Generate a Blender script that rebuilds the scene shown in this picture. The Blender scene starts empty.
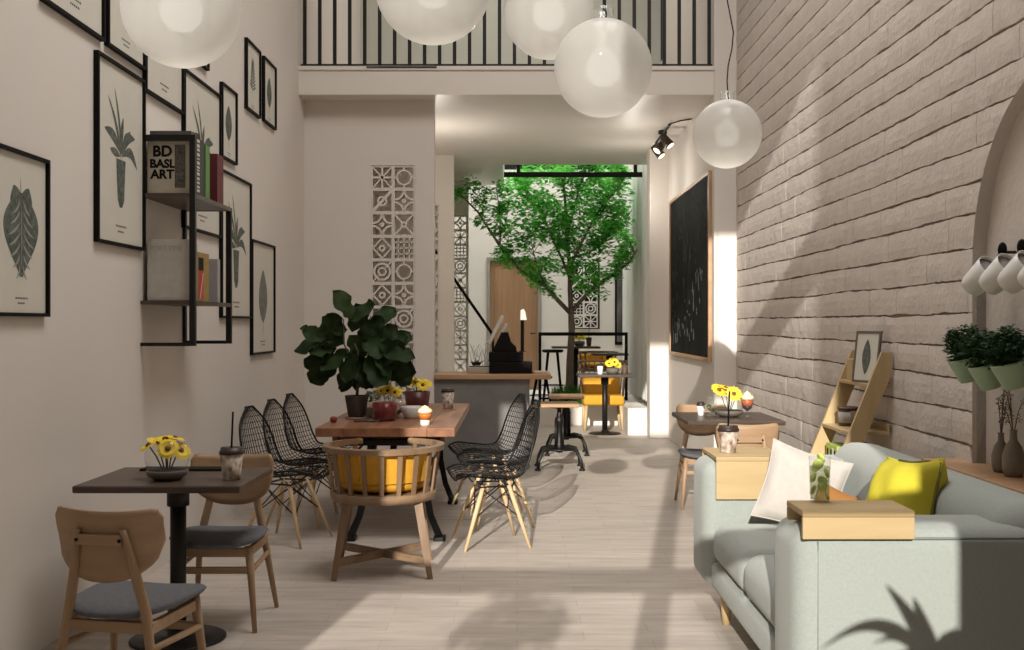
import bpy, bmesh, math, random
from mathutils import Vector, Matrix, Euler
random.seed(7)
C = bpy.context.scene.collection
PI = math.pi
R = math.radians

# ------------------------------------------------------------------ materials
MATS = {}
def _new(name):
    m = bpy.data.materials.new(name); m.use_nodes = True
    nt = m.node_tree; nt.nodes.clear()
    out = nt.nodes.new('ShaderNodeOutputMaterial')
    return m, nt, out
def N(nt, t, **kw):
    n = nt.nodes.new(t)
    for k, v in kw.items():
        if k in n.inputs.keys(): n.inputs[k].default_value = v
        else: setattr(n, k, v)
    return n
def rgba(c): return (c[0], c[1], c[2], 1.0)
def srgb(r, g, b):
    f = lambda v: (v/255/12.92) if v/255 <= 0.04045 else ((v/255+0.055)/1.055)**2.4
    return (f(r), f(g), f(b))

def mat(name, col, rough=0.6, var=0.06, scale=(6, 6, 6), col2=None, metal=0.0, bump=0.0, bscale=80, spec=0.4, sheen=0.0, detail=5):
    """principled with procedural noise variation between two tones"""
    if name in MATS: return MATS[name]
    m, nt, out = _new(name)
    p = N(nt, 'ShaderNodeBsdfPrincipled', Roughness=rough, Metallic=metal)
    p.inputs['Specular IOR Level'].default_value = spec
    if sheen: p.inputs['Sheen Weight'].default_value = sheen
    tc = N(nt, 'ShaderNodeTexCoord')
    mp = N(nt, 'ShaderNodeMapping'); mp.inputs['Scale'].default_value = scale
    nz = N(nt, 'ShaderNodeTexNoise', Scale=1.0, Detail=detail)
    rp = N(nt, 'ShaderNodeValToRGB')
    c2 = col2 or tuple(min(1, v*(1+var)) for v in col)
    c1 = col if col2 else tuple(v*(1-var) for v in col)
    rp.color_ramp.elements[0].color = rgba(c1); rp.color_ramp.elements[0].position = 0.3
    rp.color_ramp.elements[1].color = rgba(c2); rp.color_ramp.elements[1].position = 0.7
    L = nt.links.new
    L(tc.outputs['Object'], mp.inputs['Vector']); L(mp.outputs[0], nz.inputs['Vector'])
    L(nz.outputs['Fac'], rp.inputs['Fac']); L(rp.outputs[0], p.inputs['Base Color'])
    if bump:
        n2 = N(nt, 'ShaderNodeTexNoise', Scale=bscale, Detail=3.0)
        b = N(nt, 'ShaderNodeBump', Strength=bump, Distance=0.01)
        L(tc.outputs['Object'], n2.inputs['Vector']); L(n2.outputs['Fac'], b.inputs['Height']); L(b.outputs[0], p.inputs['Normal'])
    L(p.outputs[0], out.inputs[0]); MATS[name] = m
    return m

def wood(name, c1, c2, axis='x', rough=0.45, s=18, stretch=1.2):
    sc = {'x': (stretch, s, s), 'y': (s, stretch, s), 'z': (s, s, stretch)}[axis]
    return mat(name, c1, rough, scale=sc, col2=c2, bump=0.08, bscale=40)

def glass(name, tint=(1, 1, 1), fac=0.12, body=0.0, bodycol=(1, 1, 1)):
    if name in MATS: return MATS[name]
    m, nt, out = _new(name); L = nt.links.new
    t = N(nt, 'ShaderNodeBsdfTransparent', Color=rgba(tint))
    g = N(nt, 'ShaderNodeBsdfGlossy', Roughness=0.04)
    fr = N(nt, 'ShaderNodeFresnel', IOR=1.45)
    ge = N(nt, 'ShaderNodeNewGeometry'); ib = N(nt, 'ShaderNodeMath', operation='SUBTRACT'); ib.inputs[0].default_value = 1.0
    L(ge.outputs['Backfacing'], ib.inputs[1])
    ad = N(nt, 'ShaderNodeMath', operation='MULTIPLY')
    L(ib.outputs[0], ad.inputs[1])
    mx = N(nt, 'ShaderNodeMixShader')
    L(fr.outputs[0], ad.inputs[0]); L(ad.outputs[0], mx.inputs[0]); L(t.outputs[0], mx.inputs[1]); L(g.outputs[0], mx.inputs[2])
    last = mx
    if body:
        d = N(nt, 'ShaderNodeBsdfDiffuse', Color=rgba(bodycol)); tl = N(nt, 'ShaderNodeBsdfTranslucent', Color=rgba(bodycol))
        m1 = N(nt, 'ShaderNodeMixShader'); m1.inputs[0].default_value = 0.6
        L(d.outputs[0], m1.inputs[1]); L(tl.outputs[0], m1.inputs[2])
        nz = N(nt, 'ShaderNodeTexNoise', Scale=2.5); tc = N(nt, 'ShaderNodeTexCoord'); L(tc.outputs['Object'], nz.inputs['Vector'])
        mr = N(nt, 'ShaderNodeMapRange'); mr.inputs['To Min'].default_value = body*0.85; mr.inputs['To Max'].default_value = body*1.15
        L(nz.outputs['Fac'], mr.inputs['Value'])
        m2 = N(nt, 'ShaderNodeMixShader'); L(mr.outputs[0], m2.inputs[0])
        L(mx.outputs[0], m2.inputs[1]); L(m1.outputs[0], m2.inputs[2]); last = m2
    L(last.outputs[0], out.inputs[0]); MATS[name] = m
    return m

def leafmat(name, c1, c2, trans=0.35, scale=14, rough=0.5):
    if name in MATS: return MATS[name]
    m, nt, out = _new(name); L = nt.links.new
    tc = N(nt, 'ShaderNodeTexCoord'); nz = N(nt, 'ShaderNodeTexNoise', Scale=scale, Detail=2.0)
    rp = N(nt, 'ShaderNodeValToRGB'); rp.color_ramp.elements[0].color = rgba(c1); rp.color_ramp.elements[1].color = rgba(c2)
    rp.color_ramp.elements[0].position = .35; rp.color_ramp.elements[1].position = .65
    p = N(nt, 'ShaderNodeBsdfPrincipled', Roughness=rough); p.inputs['Specular IOR Level'].default_value = .18; t = N(nt, 'ShaderNodeBsdfTranslucent')
    mx = N(nt, 'ShaderNodeMixShader'); mx.inputs[0].default_value = trans
    L(tc.outputs['Object'], nz.inputs['Vector']); L(nz.outputs['Fac'], rp.inputs[0])
    L(rp.outputs[0], p.inputs['Base Color']); L(rp.outputs[0], t.inputs['Color'])
    L(p.outputs[0], mx.inputs[1]); L(t.outputs[0], mx.inputs[2]); L(mx.outputs[0], out.inputs[0]); MATS[name] = m
    return m

def glow(name, col, strength):
    if name in MATS: return MATS[name]
    m, nt, out = _new(name)
    e = N(nt, 'ShaderNodeEmission', Color=rgba(col), Strength=strength); nt.links.new(e.outputs[0], out.inputs[0]); MATS[name] = m
    return m

# ------------------------------------------------------------------ mesh builder
class MB:
    def __init__(self): self.v = []; self.f = []; self.s = []; self.mi = []; self.cur = 0; self.M = None
    def add(self, vs, fs, smooth=False, M=None):
        o = len(self.v)
        for p in vs:
            p = Vector(p)
            if M is not None: p = M @ p
            if self.M is not None: p = self.M @ p
            self.v.append(p)
        for f in fs: self.f.append([i+o for i in f]); self.s.append(smooth); self.mi.append(self.cur)
        return self
    def box(self, c, s, bev=0.0, rot=(0, 0, 0), seg=2, M=None):
        bm = bmesh.new(); bmesh.ops.create_cube(bm, size=1.0)
        bmesh.ops.scale(bm, vec=s, verts=bm.verts)
        if bev > 0:
            bmesh.ops.bevel(bm, geom=list(bm.edges), offset=min(bev, min(s)*0.49), segments=seg, profile=0.5, affect='EDGES', clamp_overlap=True)
        T = Matrix.Translation(c) @ Euler(rot).to_matrix().to_4x4()
        if M is not None: T = M @ T
        bm.verts.index_update()
        self.add([v.co.copy() for v in bm.verts], [[v.index for v in f.verts] for f in bm.faces], bev > 0 and seg > 2, T)
        bm.free(); return self
    def bb(self, x0, x1, y0, y1, z0, z1, bev=0.0, seg=2, M=None):
        return self.box(((x0+x1)/2, (y0+y1)/2, (z0+z1)/2), (abs(x1-x0), abs(y1-y0), abs(z1-z0)), bev, (0, 0, 0), seg, M)
    def tube(self, pts, r, n=8, closed=False, M=None, flat=1.0):
        pts = [Vector(p) for p in pts]; k = len(pts)
        rs = r if isinstance(r, (list, tuple)) else [r]*k
        vs = []; fs = []; prev = None
        for i, p in enumerate(pts):
            if closed: t = (pts[(i+1) % k]-pts[i-1])
            else: t = pts[min(i+1, k-1)]-pts[max(i-1, 0)]
            if t.length < 1e-9: t = Vector((0, 0, 1))
            t.normalize()
            if prev is None:
                a = Vector((0, 0, 1)) if abs(t.z) < 0.9 else Vector((1, 0, 0))
                u = (a - t*a.dot(t)).normalized()
            else:
                u = prev - t*prev.dot(t)
                u = u.normalized() if u.length > 1e-6 else Vector((1, 0, 0))
            prev = u; w = t.cross(u)
            for j in range(n):
                a = 2*PI*(j+0.5)/n
                vs.append(p + u*math.cos(a)*rs[i] + w*math.sin(a)*rs[i]*flat)
        m = k if closed else k-1
        for i in range(m):
            for j in range(n):
                a = i*n+j; b = i*n+(j+1) % n; c = ((i+1) % k)*n+(j+1) % n; d = ((i+1) % k)*n+j
                fs.append([a, b, c, d])
        if not closed:
            fs.append(list(range(n))[::-1]); fs.append([(k-1)*n+j for j in range(n)])
        return self.add(vs, fs, n > 5, M)
    def lathe(self, prof, n=24, c=(0, 0, 0), M=None, smooth=True, flute=0):
        vs = []; fs = []; k = len(prof)
        for (r, z) in prof:
            for j in range(n):
                a = 2*PI*j/n; rr = max(r, 1e-4)
                if flute: rr *= 1+flute*(j % 2)
                vs.append((c[0]+rr*math.cos(a), c[1]+rr*math.sin(a), c[2]+z))
        for i in range(k-1):
            for j in range(n):
                fs.append([i*n+j, i*n+(j+1) % n, (i+1)*n+(j+1) % n, (i+1)*n+j])
        fs.append(list(range(n))[::-1]); fs.append([(k-1)*n+j for j in range(n)])
        return self.add(vs, fs, smooth, M)
    def prism(self, poly, h, M=None, smooth=False):
        """poly in xy, extruded z 0..h"""
        n = len(poly)
        vs = [(p[0], p[1], 0) for p in poly]+[(p[0], p[1], h) for p in poly]
        fs = [list(range(n))[::-1], list(range(n, 2*n))]+[[i, (i+1) % n, n+(i+1) % n, n+i] for i in range(n)]
        return self.add(vs, fs, smooth, M)
    def sheet(self, fn, nu, nv, thick=0.0, M=None, smooth=True):
        P = [[Vector(fn(i/nu, j/nv)) for j in range(nv+1)] for i in range(nu+1)]
        vs = []; fs = []; W = nv+1
        for i in range(nu+1):
            for j in range(nv+1): vs.append(P[i][j])
        for i in range(nu):
            for j in range(nv): fs.append([i*W+j, i*W+j+1, (i+1)*W+j+1, (i+1)*W+j])
        if thick:
            o = len(vs)
            for i in range(nu+1):
                for j in range(nv+1):
                    a = P[min(i+1, nu)][j]-P[max(i-1, 0)][j]; b = P[i][min(j+1, nv)]-P[i][max(j-1, 0)]
                    nn = a.cross(b); nn = nn.normalized() if nn.length > 1e-9 else Vector((0, 0, 1))
                    vs.append(P[i][j]+nn*thick)
            for i in range(nu):
                for j in range(nv): fs.append([o+i*W+j, o+(i+1)*W+j, o+(i+1)*W+j+1, o+i*W+j+1])
            for i in range(nu):
                fs.append([i*W, (i+1)*W, o+(i+1)*W, o+i*W]); fs.append([i*W+nv, o+i*W+nv, o+(i+1)*W+nv, (i+1)*W+nv])
            for j in range(nv):
                fs.append([j, o+j, o+j+1, j+1]); fs.append([nu*W+j, nu*W+j+1, o+nu*W+j+1, o+nu*W+j])
        return self.add(vs, fs, smooth, M)
    def pad(self, outline, z, t, dish=0.0, M=None, e=4.0, dishfn=None):
        """upholstered pad: outline in xy about its centroid; top at z+t"""
        n = len(outline); cx = sum(p[0] for p in outline)/n; cy = sum(p[1] for p in outline)/n
        vs = []; fs = []
        rings = [0.0, .3, .55, .75, .88, .96, 1.0]
        def zz(x, y, r, s):
            base = z+t/2 + s*(t/2)*max(0, 1-r**e)**0.5
            if dishfn: base += dishfn(x, y)
            return base
        lay = [(r, 1) for r in rings]+[(r, -1) for r in rings[::-1][1:]]
        for r, s in lay:
            for p in outline:
                x = cx+(p[0]-cx)*max(r, .001); y = cy+(p[1]-cy)*max(r, .001)
                vs.append((x, y, zz(x, y, r, s)))
        for i in range(len(lay)-1):
            for j in range(n): fs.append([i*n+j, i*n+(j+1) % n, (i+1)*n+(j+1) % n, (i+1)*n+j])
        fs.append(list(range(n))); fs.append([(len(lay)-1)*n+j for j in range(n)][::-1])
        return self.add(vs, fs, True, M)
    def cushion(self, w, h, t, M=None, n=16, pinch=0.10, e=0.45, seam=0.006):
        """throw pillow in xz, thickness along y, pulled out at the corners"""
        def pt(u, v, s):
            a, b = 2*u-1, 2*v-1
            k = max(0, (1-a**2)*(1-b**2))**e
            x = a*w/2*(1-pinch*(1-b*b)*abs(a)); zc = b*h/2*(1-pinch*(1-a*a)*abs(b))
            wr = 0.006*math.sin(9*a+4*b)*k
            return (x, s*(t/2*k+seam/2)+wr, zc)
        for s in (1, -1): self.sheet(lambda u, v: pt(u, v, s), n, n, 0, M)
        ring = []
        for i in range(n): ring.append(pt(i/n, 0, 0))
        for i in range(n): ring.append(pt(1, i/n, 0))
        for i in range(n): ring.append(pt(1-i/n, 1, 0))
        for i in range(n): ring.append(pt(0, 1-i/n, 0))
        self.tube(ring, seam*0.8, 6, True, M)
        return self
    def text(self, s, size, M, depth=0.0, fat=0.0):
        cu = bpy.data.curves.new('t', 'FONT'); cu.body = s; cu.size = size; cu.align_x = 'CENTER'; cu.align_y = 'CENTER'; cu.extrude = depth; cu.offset = fat
        cu.resolution_u = 3
        ob = bpy.data.objects.new('t', cu); C.objects.link(ob)
        me = bpy.data.meshes.new_from_object(ob.evaluated_get(bpy.context.evaluated_depsgraph_get()))
        self.add([v.co.copy() for v in me.vertices], [list(p.vertices) for p in me.polygons], False, M)
        bpy.data.objects.remove(ob); bpy.data.curves.remove(cu); bpy.data.meshes.remove(me)
        return self
    def build(self, name, m, parent=None, loc=None, rz=0.0):
        me = bpy.data.meshes.new(name)
        me.from_pydata([tuple(v) for v in self.v], [], self.f)
        for x in (m if isinstance(m, (list, tuple)) else [m]): me.materials.append(x)
        me.polygons.foreach_set('use_smooth', self.s); me.polygons.foreach_set('material_index', self.mi)
        bm = bmesh.new(); bm.from_mesh(me); bmesh.ops.recalc_face_normals(bm, faces=bm.faces); bm.to_mesh(me); bm.free()
        me.update()
        o = bpy.data.objects.new(name, me); C.objects.link(o)
        if parent: o.parent = parent
        if loc is not None: o.location = loc
        o.rotation_euler = (0, 0, rz)
        return o

def tag(o, label, cat, group=None, kind=None):
    o['label'] = label; o['category'] = cat
    if group: o['group'] = group
    if kind: o['kind'] = kind
    return o
def thing(name, label, cat, loc=(0, 0, 0), rz=0.0, group=None, rot=None):
    o = bpy.data.objects.new(name, None); C.objects.link(o); o.empty_display_size = .1
    o.location = loc; o.rotation_euler = rot or (0, 0, rz)
    return tag(o, label, cat, group)
def struct(name, mb, m, label=None, cat=None):
    o = mb.build(name, m); o['kind'] = 'structure'
    o['label'] = label or name; o['category'] = cat or name.split('_')[0].split('.')[0]
    return o
def dup(root, loc, rz=None, label=None, group=None):
    r = root.copy(); C.objects.link(r); r.location = loc
    if rz is not None: r.rotation_euler = (0, 0, rz)
    if label: r['label'] = label
    if group: r['group'] = group
    for ch in list(root.children):
        c = ch.copy(); C.objects.link(c); c.parent = r
        for g in list(ch.children):
            d = g.copy(); C.objects.link(d); d.parent = c
    return r
def TR(loc=(0, 0, 0), rot=(0, 0, 0)): return Matrix.Translation(loc) @ Euler(rot).to_matrix().to_4x4()

# ------------------------------------------------------------------ camera (eye 1.45 m, looking along +Y)
EYE = 1.45; F = 1075.0
cam = bpy.data.cameras.new('camera'); camo = bpy.data.objects.new('camera', cam); C.objects.link(camo)
cam.sensor_width = 36; cam.lens = F*36/1024; cam.shift_x = -5/1024; cam.shift_y = -1/1024
cam.clip_start = 0.05; cam.clip_end = 200
camo.location = (0, 0, EYE); camo.rotation_euler = (R(90), 0, 0)
bpy.context.scene.camera = camo

# ------------------------------------------------------------------ shared materials
M_wall = mat('plaster', srgb(216, 209, 201), .85, .015, (1.5, 1.5, 1.5), bump=.03, bscale=60)
M_brick = mat('painted_brick', srgb(203, 194, 186), .85, .05, (7, 7, 7), bump=.45, bscale=35)
M_mortar = mat('mortar', srgb(140, 126, 116), .95, .12, (9, 9, 9))
M_ceil = mat('ceiling_paint', srgb(222, 215, 206), .38, .01, (1, 1, 1), spec=.5)
M_black = mat('black_metal', (.012, .011, .010), .45, .1, metal=.3)
M_frame = mat('black_frame', (.007, .006, .006), .6, .1, spec=.12)
M_paper = mat('print_paper', srgb(206, 202, 190), .7, .015)
M_darkwood = mat('dark_table_wood', (.045, .030, .022), .38, scale=(2.0, 22, 22), col2=(.10, .068, .05), bump=.05)
M_oak = wood('oak_z', (.31, .195, .11), (.39, .255, .15), 'z', .5)
M_oakx = wood('oak_x', (.31, .195, .11), (.39, .255, .15), 'x', .5)
M_pine = wood('pale_pine_x', (.43, .31, .155), (.54, .40, .215), 'x', .5, 12)
M_pinez = wood('pale_pine_z', (.45, .325, .165), (.55, .405, .22), 'z', .5, 12)
M_beech = wood('beech_dowel', (.60, .43, .24), (.70, .52, .31), 'z', .5)
M_teak = wood('brown_armchair_wood', (.175, .105, .058), (.27, .175, .105), 'z', .45)
M_teakx = wood('brown_armchair_rail', (.18, .11, .062), (.28, .185, .112), 'x', .45)
M_table = wood('reddish_table_wood', (.20, .085, .042), (.33, .155, .08), 'y', .38, 14)
M_counter = wood('counter_wood', (.36, .21, .11), (.48, .30, .17), 'x', .45, 10)
M_grayfab = mat('grey_seat_fabric', (.115, .118, .128), .9, .12, (60, 60, 60), bump=.15, bscale=400)
M_sofa = mat('pale_sage_sofa_fabric', srgb(155, 161, 156), .95, .05, (90, 90, 90), bump=.12, bscale=300, sheen=.15)
M_yellow = mat('mustard_fabric', (.60, .30, .025), .85, .06, (30, 30, 30), bump=.1, bscale=300)
M_lemon = mat('lemon_pillow', (.56, .49, .035), .85, .05, (25, 25, 25), bump=.1, bscale=250)
M_white = mat('white_pillow', srgb(186, 180, 173), .9, .04, (35, 35, 35), bump=.15, bscale=200)
M_porc = mat('white_ceramic', (.72, .70, .66), .3, .02)
M_soil = mat('dark_soil', (.025, .017, .012), .95, .3, (60, 60, 60), bump=.4)
M_stemg = mat('green_stem', (.05, .09, .025), .6, .2, (20, 20, 20))
M_bark = mat('bark', (.17, .13, .10), .9, .25, (25, 25, 6), bump=.4, bscale=60)
M_petal = mat('yellow_petal', (.85, .62, .04), .7, .1, (60, 60, 60))
M_ctr = mat('flower_centre', (.16, .07, .015), .9, .2, (90, 90, 90))
M_coffee = mat('dark_lid', (.035, .022, .017), .4, .1)
M_kraft = mat('printed_cup', srgb(214, 200, 186), .6, scale=(38, 38, 30), col2=srgb(110, 84, 66), detail=1.0)
M_glass = glass('clear_glass', (.98, .985, .98), .02, .035, (.85, .87, .85))
M_conc = mat('concrete', (.15, .143, .136), .8, scale=(2.5, 2.5, 2.5), col2=(.23, .22, .208), bump=.08, bscale=30)
M_mint = mat('mint_pot', srgb(163, 186, 154), .55, .03)
M_vase = mat('taupe_vase', (.24, .20, .16), .7, .12, (12, 12, 12))
M_box = leafmat('boxwood_leaf', (.020, .055, .020), (.050, .105, .040), .2, 30)
M_fig = leafmat('fig_leaf', (.014, .032, .011), (.034, .060, .019), .10, 6, .6)
M_tree = leafmat('bright_tree_leaf', (.075, .42, .045), (.24, .68, .13), .5, 3)
M_grass = leafmat('grass_blade', (.03, .13, .015), (.08, .24, .03), .3, 20)
M_agave = leafmat('agave_leaf', (.05, .10, .06), (.09, .15, .08), .1, 8)
from mathutils import noise as mnoise
# ------------------------------------------------------------------ floor material
def floor_mat():
    m, nt, out = _new('floor_planks'); L = nt.links.new
    p = N(nt, 'ShaderNodeBsdfPrincipled', Roughness=.5); p.inputs['Specular IOR Level'].default_value = .3
    tc = N(nt, 'ShaderNodeTexCoord')
    br = N(nt, 'ShaderNodeTexBrick', Scale=1.0)
    br.inputs['Color1'].default_value = rgba((.50, .445, .395)); br.inputs['Color2'].default_value = rgba((.44, .39, .345))
    br.inputs['Mortar'].default_value = rgba((.39, .345, .305)); br.inputs['Mortar Size'].default_value = .0025
    br.inputs['Brick Width'].default_value = .62; br.inputs['Row Height'].default_value = .145; br.inputs['Bias'].default_value = -.2
    L(tc.outputs['Object'], br.inputs['Vector'])
    mp = N(nt, 'ShaderNodeMapping'); mp.inputs['Scale'].default_value = (2.2, 16, 1)
    nz = N(nt, 'ShaderNodeTexNoise', Scale=1.0, Detail=6.0, Roughness=.65)
    L(tc.outputs['Object'], mp.inputs[0]); L(mp.outputs[0], nz.inputs['Vector'])
    rp = N(nt, 'ShaderNodeValToRGB')
    rp.color_ramp.elements[0].color = (.74, .73, .72, 1); rp.color_ramp.elements[1].color = (1.14, 1.13, 1.12, 1)
    rp.color_ramp.elements[0].position = .3; rp.color_ramp.elements[1].position = .72
    L(nz.outputs['Fac'], rp.inputs[0])
    mx = N(nt, 'ShaderNodeMixRGB', blend_type='MULTIPLY'); mx.inputs[0].default_value = .9
    L(br.outputs['Color'], mx.inputs[1]); L(rp.outputs[0], mx.inputs[2]); L(mx.outputs[0], p.inputs['Base Color'])
    b = N(nt, 'ShaderNodeBump', Strength=.12, Distance=.004); L(nz.outputs['Fac'], b.inputs['Height']); L(b.outputs[0], p.inputs['Normal'])
    L(p.outputs[0], out.inputs[0]); return m
M_floor = floor_mat()

XL, XR = -2.122, 2.13          # side wall faces
YB = 10.45                   # balcony / pillar plane
ZS0, ZS1 = 3.68, 3.95        # mezzanine slab
ZT = 7.2
mb = MB(); mb.bb(-2.4, 2.6, -.7, 19.8, -.12, 0); struct('floor', mb, M_floor, 'warm grey plank floor', 'floor')
mb = MB(); mb.bb(-2.1, 1.95, 15.4, 19.5, 0.0, .26); struct('floor_platform', mb, M_wall, 'raised white platform at the back', 'floor')
mb = MB(); mb.bb(-2.3, XL, -.7, 19.7, 0, ZT); struct('wall_left', mb, M_wall, 'plain plaster wall on the left', 'wall')
# street front (behind the camera): plastered wall with a tall mullioned shop window
mb = MB(); y0, y1 = -.62, -.5
mb.bb(-2.3, -2.06, y0, y1, 0, ZT); mb.bb(-2.06, -1.86, y0, y1, 0, 3.3); mb.bb(-2.06, -1.86, y0, y1, 5.1, ZT); mb.bb(.76, 2.4, y0, y1, 0, ZT); mb.bb(-1.86, .76, y0, y1, 6.3, ZT); mb.bb(-2.06, .76, y0, y1, 4.72, 5.12)
struct('wall_front', mb, mat('dark_wall_front', (.10, .075, .06), .9, .2), 'street wall with tall shop window opening', 'wall')  # unseen inner face given a dark colour to cut bounced light
mb = MB(); mb.bb(-.375, -.245, y0, y1, 0, 4.72); mb.bb(-1.86, .76, y0+.02, y1-.02, 2.3, 2.48)
struct('window_1', mb, M_black, 'black shop window mullion and transom', 'window')
# ceilings
mb = MB(); mb.bb(XL, 1.914, YB, 15.05, ZS0, ZS1); mb.bb(XL, -.2, 15.05, 17.3, ZS0, ZS1)
struct('ceiling', mb, M_ceil, 'ceiling slab under the mezzanine', 'ceiling')
mb = MB(); mb.bb(-2.3, 2.5, -.7, 15.05, ZT, ZT+.1); struct('ceiling_upper', mb, M_wall, 'high ceiling over the double height room', 'ceiling')
mb = MB(); mb.bb(XL, 1.915, YB-.02, YB, ZS1-.035, ZS1+.005, .004); struct('trim_1', mb, M_ceil, 'thin lip along the balcony edge', 'trim')
mb = MB(); mb.bb(-1.46, -.78, YB-.032, YB-.02, ZS1-.014, ZS1-.002); struct('trim_2', mb, M_frame, 'narrow dark slot along the balcony edge', 'trim')
mb = MB(); mb.bb(XL, 1.95, 14.6, 14.75, ZS1, ZT); struct('wall_mezzanine', mb, mat('mezzanine_plaster', srgb(196, 197, 186), .85, .02), 'back wall of the mezzanine', 'wall')
# right side: pillar + chalkboard wall, pilaster, courtyard wall
mb = MB(); mb.bb(1.915, 2.4, YB, 13.9, 0, ZT, .01); struct('wall_chalkboard', mb, M_wall, 'plaster wall carrying the chalkboard', 'wall')
mb = MB(); mb.bb(1.68, 1.93, 13.6, 13.9, 0, ZS0, .008); struct('trim_3', mb, M_wall, 'white pilaster beside the curtain', 'trim')
mb = MB(); mb.bb(1.95, 2.3, 13.9, 19.7, 0, 5.0); struct('wall_courtyard', mb, M_wall, 'right wall of the courtyard', 'wall')
mb = MB(); mb.bb(1.44, 1.70, 13.98, 15.4, 0, .354, .008); struct('trim_4', mb, M_wall, 'low white kerb below the curtain', 'trim')
mb = MB(); mb.bb(-2.3, -.55, 19.5, 19.7, 0, 4.25); mb.bb(.44, 2.3, 19.5, 19.7, 0, 4.25); mb.bb(-.55, .44, 19.5, 19.7, 2.66, 4.25)
struct('wall_back', mb, M_wall, 'white back wall of the courtyard', 'wall')
# wooden back door
mb = MB(); mb.bb(-.49, .38, 19.53, 19.57, .262, 2.60)
for (a, b, c, d) in ((-.40, -.09, .42, 2.48), (-.02, .29, .42, 2.48)):
    mb.bb(a, b, 19.515, 19.53, c, d, .006); mb.bb(a+.05, b-.05, 19.507, 19.515, c+.06, d-.06, .004)
d = struct('door_1', mb, wood('door_wood', (.30, .165, .085), (.38, .22, .12), 'z', .5), 'brown wooden door in the back wall', 'door')
h = MB(); h.tube([(.33, 19.50, 1.28), (.33, 19.46, 1.28), (.24, 19.46, 1.28)], .012); h.build('door_handle', M_black, d)
mb = MB()
for a, b in ((-.55, -.49), (.38, .44)): mb.bb(a, b, 19.46, 19.6, .262, 2.66, .005)
mb.bb(-.49, .38, 19.46, 19.6, 2.60, 2.66, .005); struct('trim_5', mb, mat('door_trim', (.30, .27, .24), .6), 'frame around the back door', 'trim')

# ------------------------------------------------------------------ white partition with the breeze block screen
def breeze(kind, w, h, d):
    """one perforated block, local x 0..w, z 0..h, y 0..d"""
    m = MB(); t = .016
    B = lambda x0, x1, z0, z1: m.bb(x0, x1, 0, d, z0, z1)
    B(0, t, 0, h); B(w-t, w, 0, h); B(t, w-t, 0, t); B(t, w-t, h-t, h)
    cx, cz = w/2, h/2
    def ring(x, z, r, wd=.016, a0=0, a1=360):
        n = max(6, int((a1-a0)/15))
        for i in range(n):
            a, b = R(a0+(a1-a0)*i/n), R(a0+(a1-a0)*(i+1)/n)
            P = [(x+r*math.cos(a), z+r*math.sin(a)), (x+r*math.cos(b), z+r*math.sin(b)), (x+(r-wd)*math.cos(b), z+(r-wd)*math.sin(b)), (x+(r-wd)*math.cos(a), z+(r-wd)*math.sin(a))]
            vs = [(p[0], 0, p[1]) for p in P]+[(p[0], d, p[1]) for p in P]
            m.add(vs, [[0, 1, 2, 3], [4, 5, 6, 7], [0, 1, 5, 4], [2, 3, 7, 6]])
    def bar(xa, za, xb, zb, wd=.016):
        L = math.hypot(xb-xa, zb-za)
        m.box(((xa+xb)/2, d/2, (za+zb)/2), (L, d*.98, wd), 0, (0, -math.atan2(zb-za, xb-xa), 0))
    r = min(w, h)/2-t
    if kind == 0: ring(cx, cz, r*.85); bar(t, cz, cx-r*.8, cz); bar(cx+r*.8, cz, w-t, cz); bar(cx, t, cx, cz-r*.8); bar(cx, cz+r*.8, cx, h-t)
    if kind == 1: bar(t, t, w-t, h-t); bar(t, h-t, w-t, t); ring(cx, cz, r*.35, .02)
    if kind == 2:
        for (x, z, a) in ((t, t, 0), (w-t, t, 90), (w-t, h-t, 180), (t, h-t, 270)): ring(x, z, r*1.05, .02, a, a+90)
        ring(cx, cz, r*.25, .02)
    if kind == 3:
        for i in range(1, 4): bar(t, h*i/4, w-t, h*i/4, .013); bar(w*i/4, t, w*i/4, h-t, .013)
    if kind == 4:
        bar(cx, t, w-t, cz); bar(w-t, cz, cx, h-t); bar(cx, h-t, t, cz); bar(t, cz, cx, t); ring(cx, cz, r*.38, .02)
    if kind == 5: bar(t, t, w-t, h-t, .03); ring(cx, cz, r*.55, .02)
    if kind == 6:
        bar(t, h*.5, w-t, h*.5, .02); bar(cx, t, cx, h-t, .02); bar(t, t, w-t, h-t, .014); bar(t, h-t, w-t, t, .014)
    if kind == 7: ring(cx, cz, r*.98, .022); ring(cx, cz, r*.5, .018); bar(t, t, cx-.04, cz-.04); bar(w-t, h-t, cx+.04, cz+.04)
    return m
def screen(x0, z0, y0, nx, nz, w, h, d, kinds, label, mtl):
    t = thing('breeze_block_screen', label, 'screen', (x0, y0, z0))
    for i in range(nx):
        for j in range(nz):
            b = breeze(kinds[(i*nz+j) % len(kinds)], w*.998, h*.998, d); b.M = None
            b.build('breeze_block', mtl, t, (i*w, 0, j*h))
    return t
mb = MB(); PY0, PY1 = 10.72, 10.86
mb.bb(XL, -1.456, PY0, PY1, 0, ZS0); mb.bb(-1.018, -.826, PY0, PY1, 0, ZS0); mb.bb(-1.456, -1.018, PY0, PY1, 0, .68); mb.bb(-1.456, -1.018, PY0, PY1, 3.032, ZS0)
struct('wall_partition', mb, M_wall, 'white partition beside the counter', 'wall')
screen(-1.455, .681, PY0+.01, 2, 10, .218, .235, .11, [6, 1, 2, 7, 4, 7, 4, 2, 5, 6, 2, 7, 6, 7, 2, 0, 3, 1, 2, 0], 'tall white breeze block screen of two columns behind the potted fig', M_wall)
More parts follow.
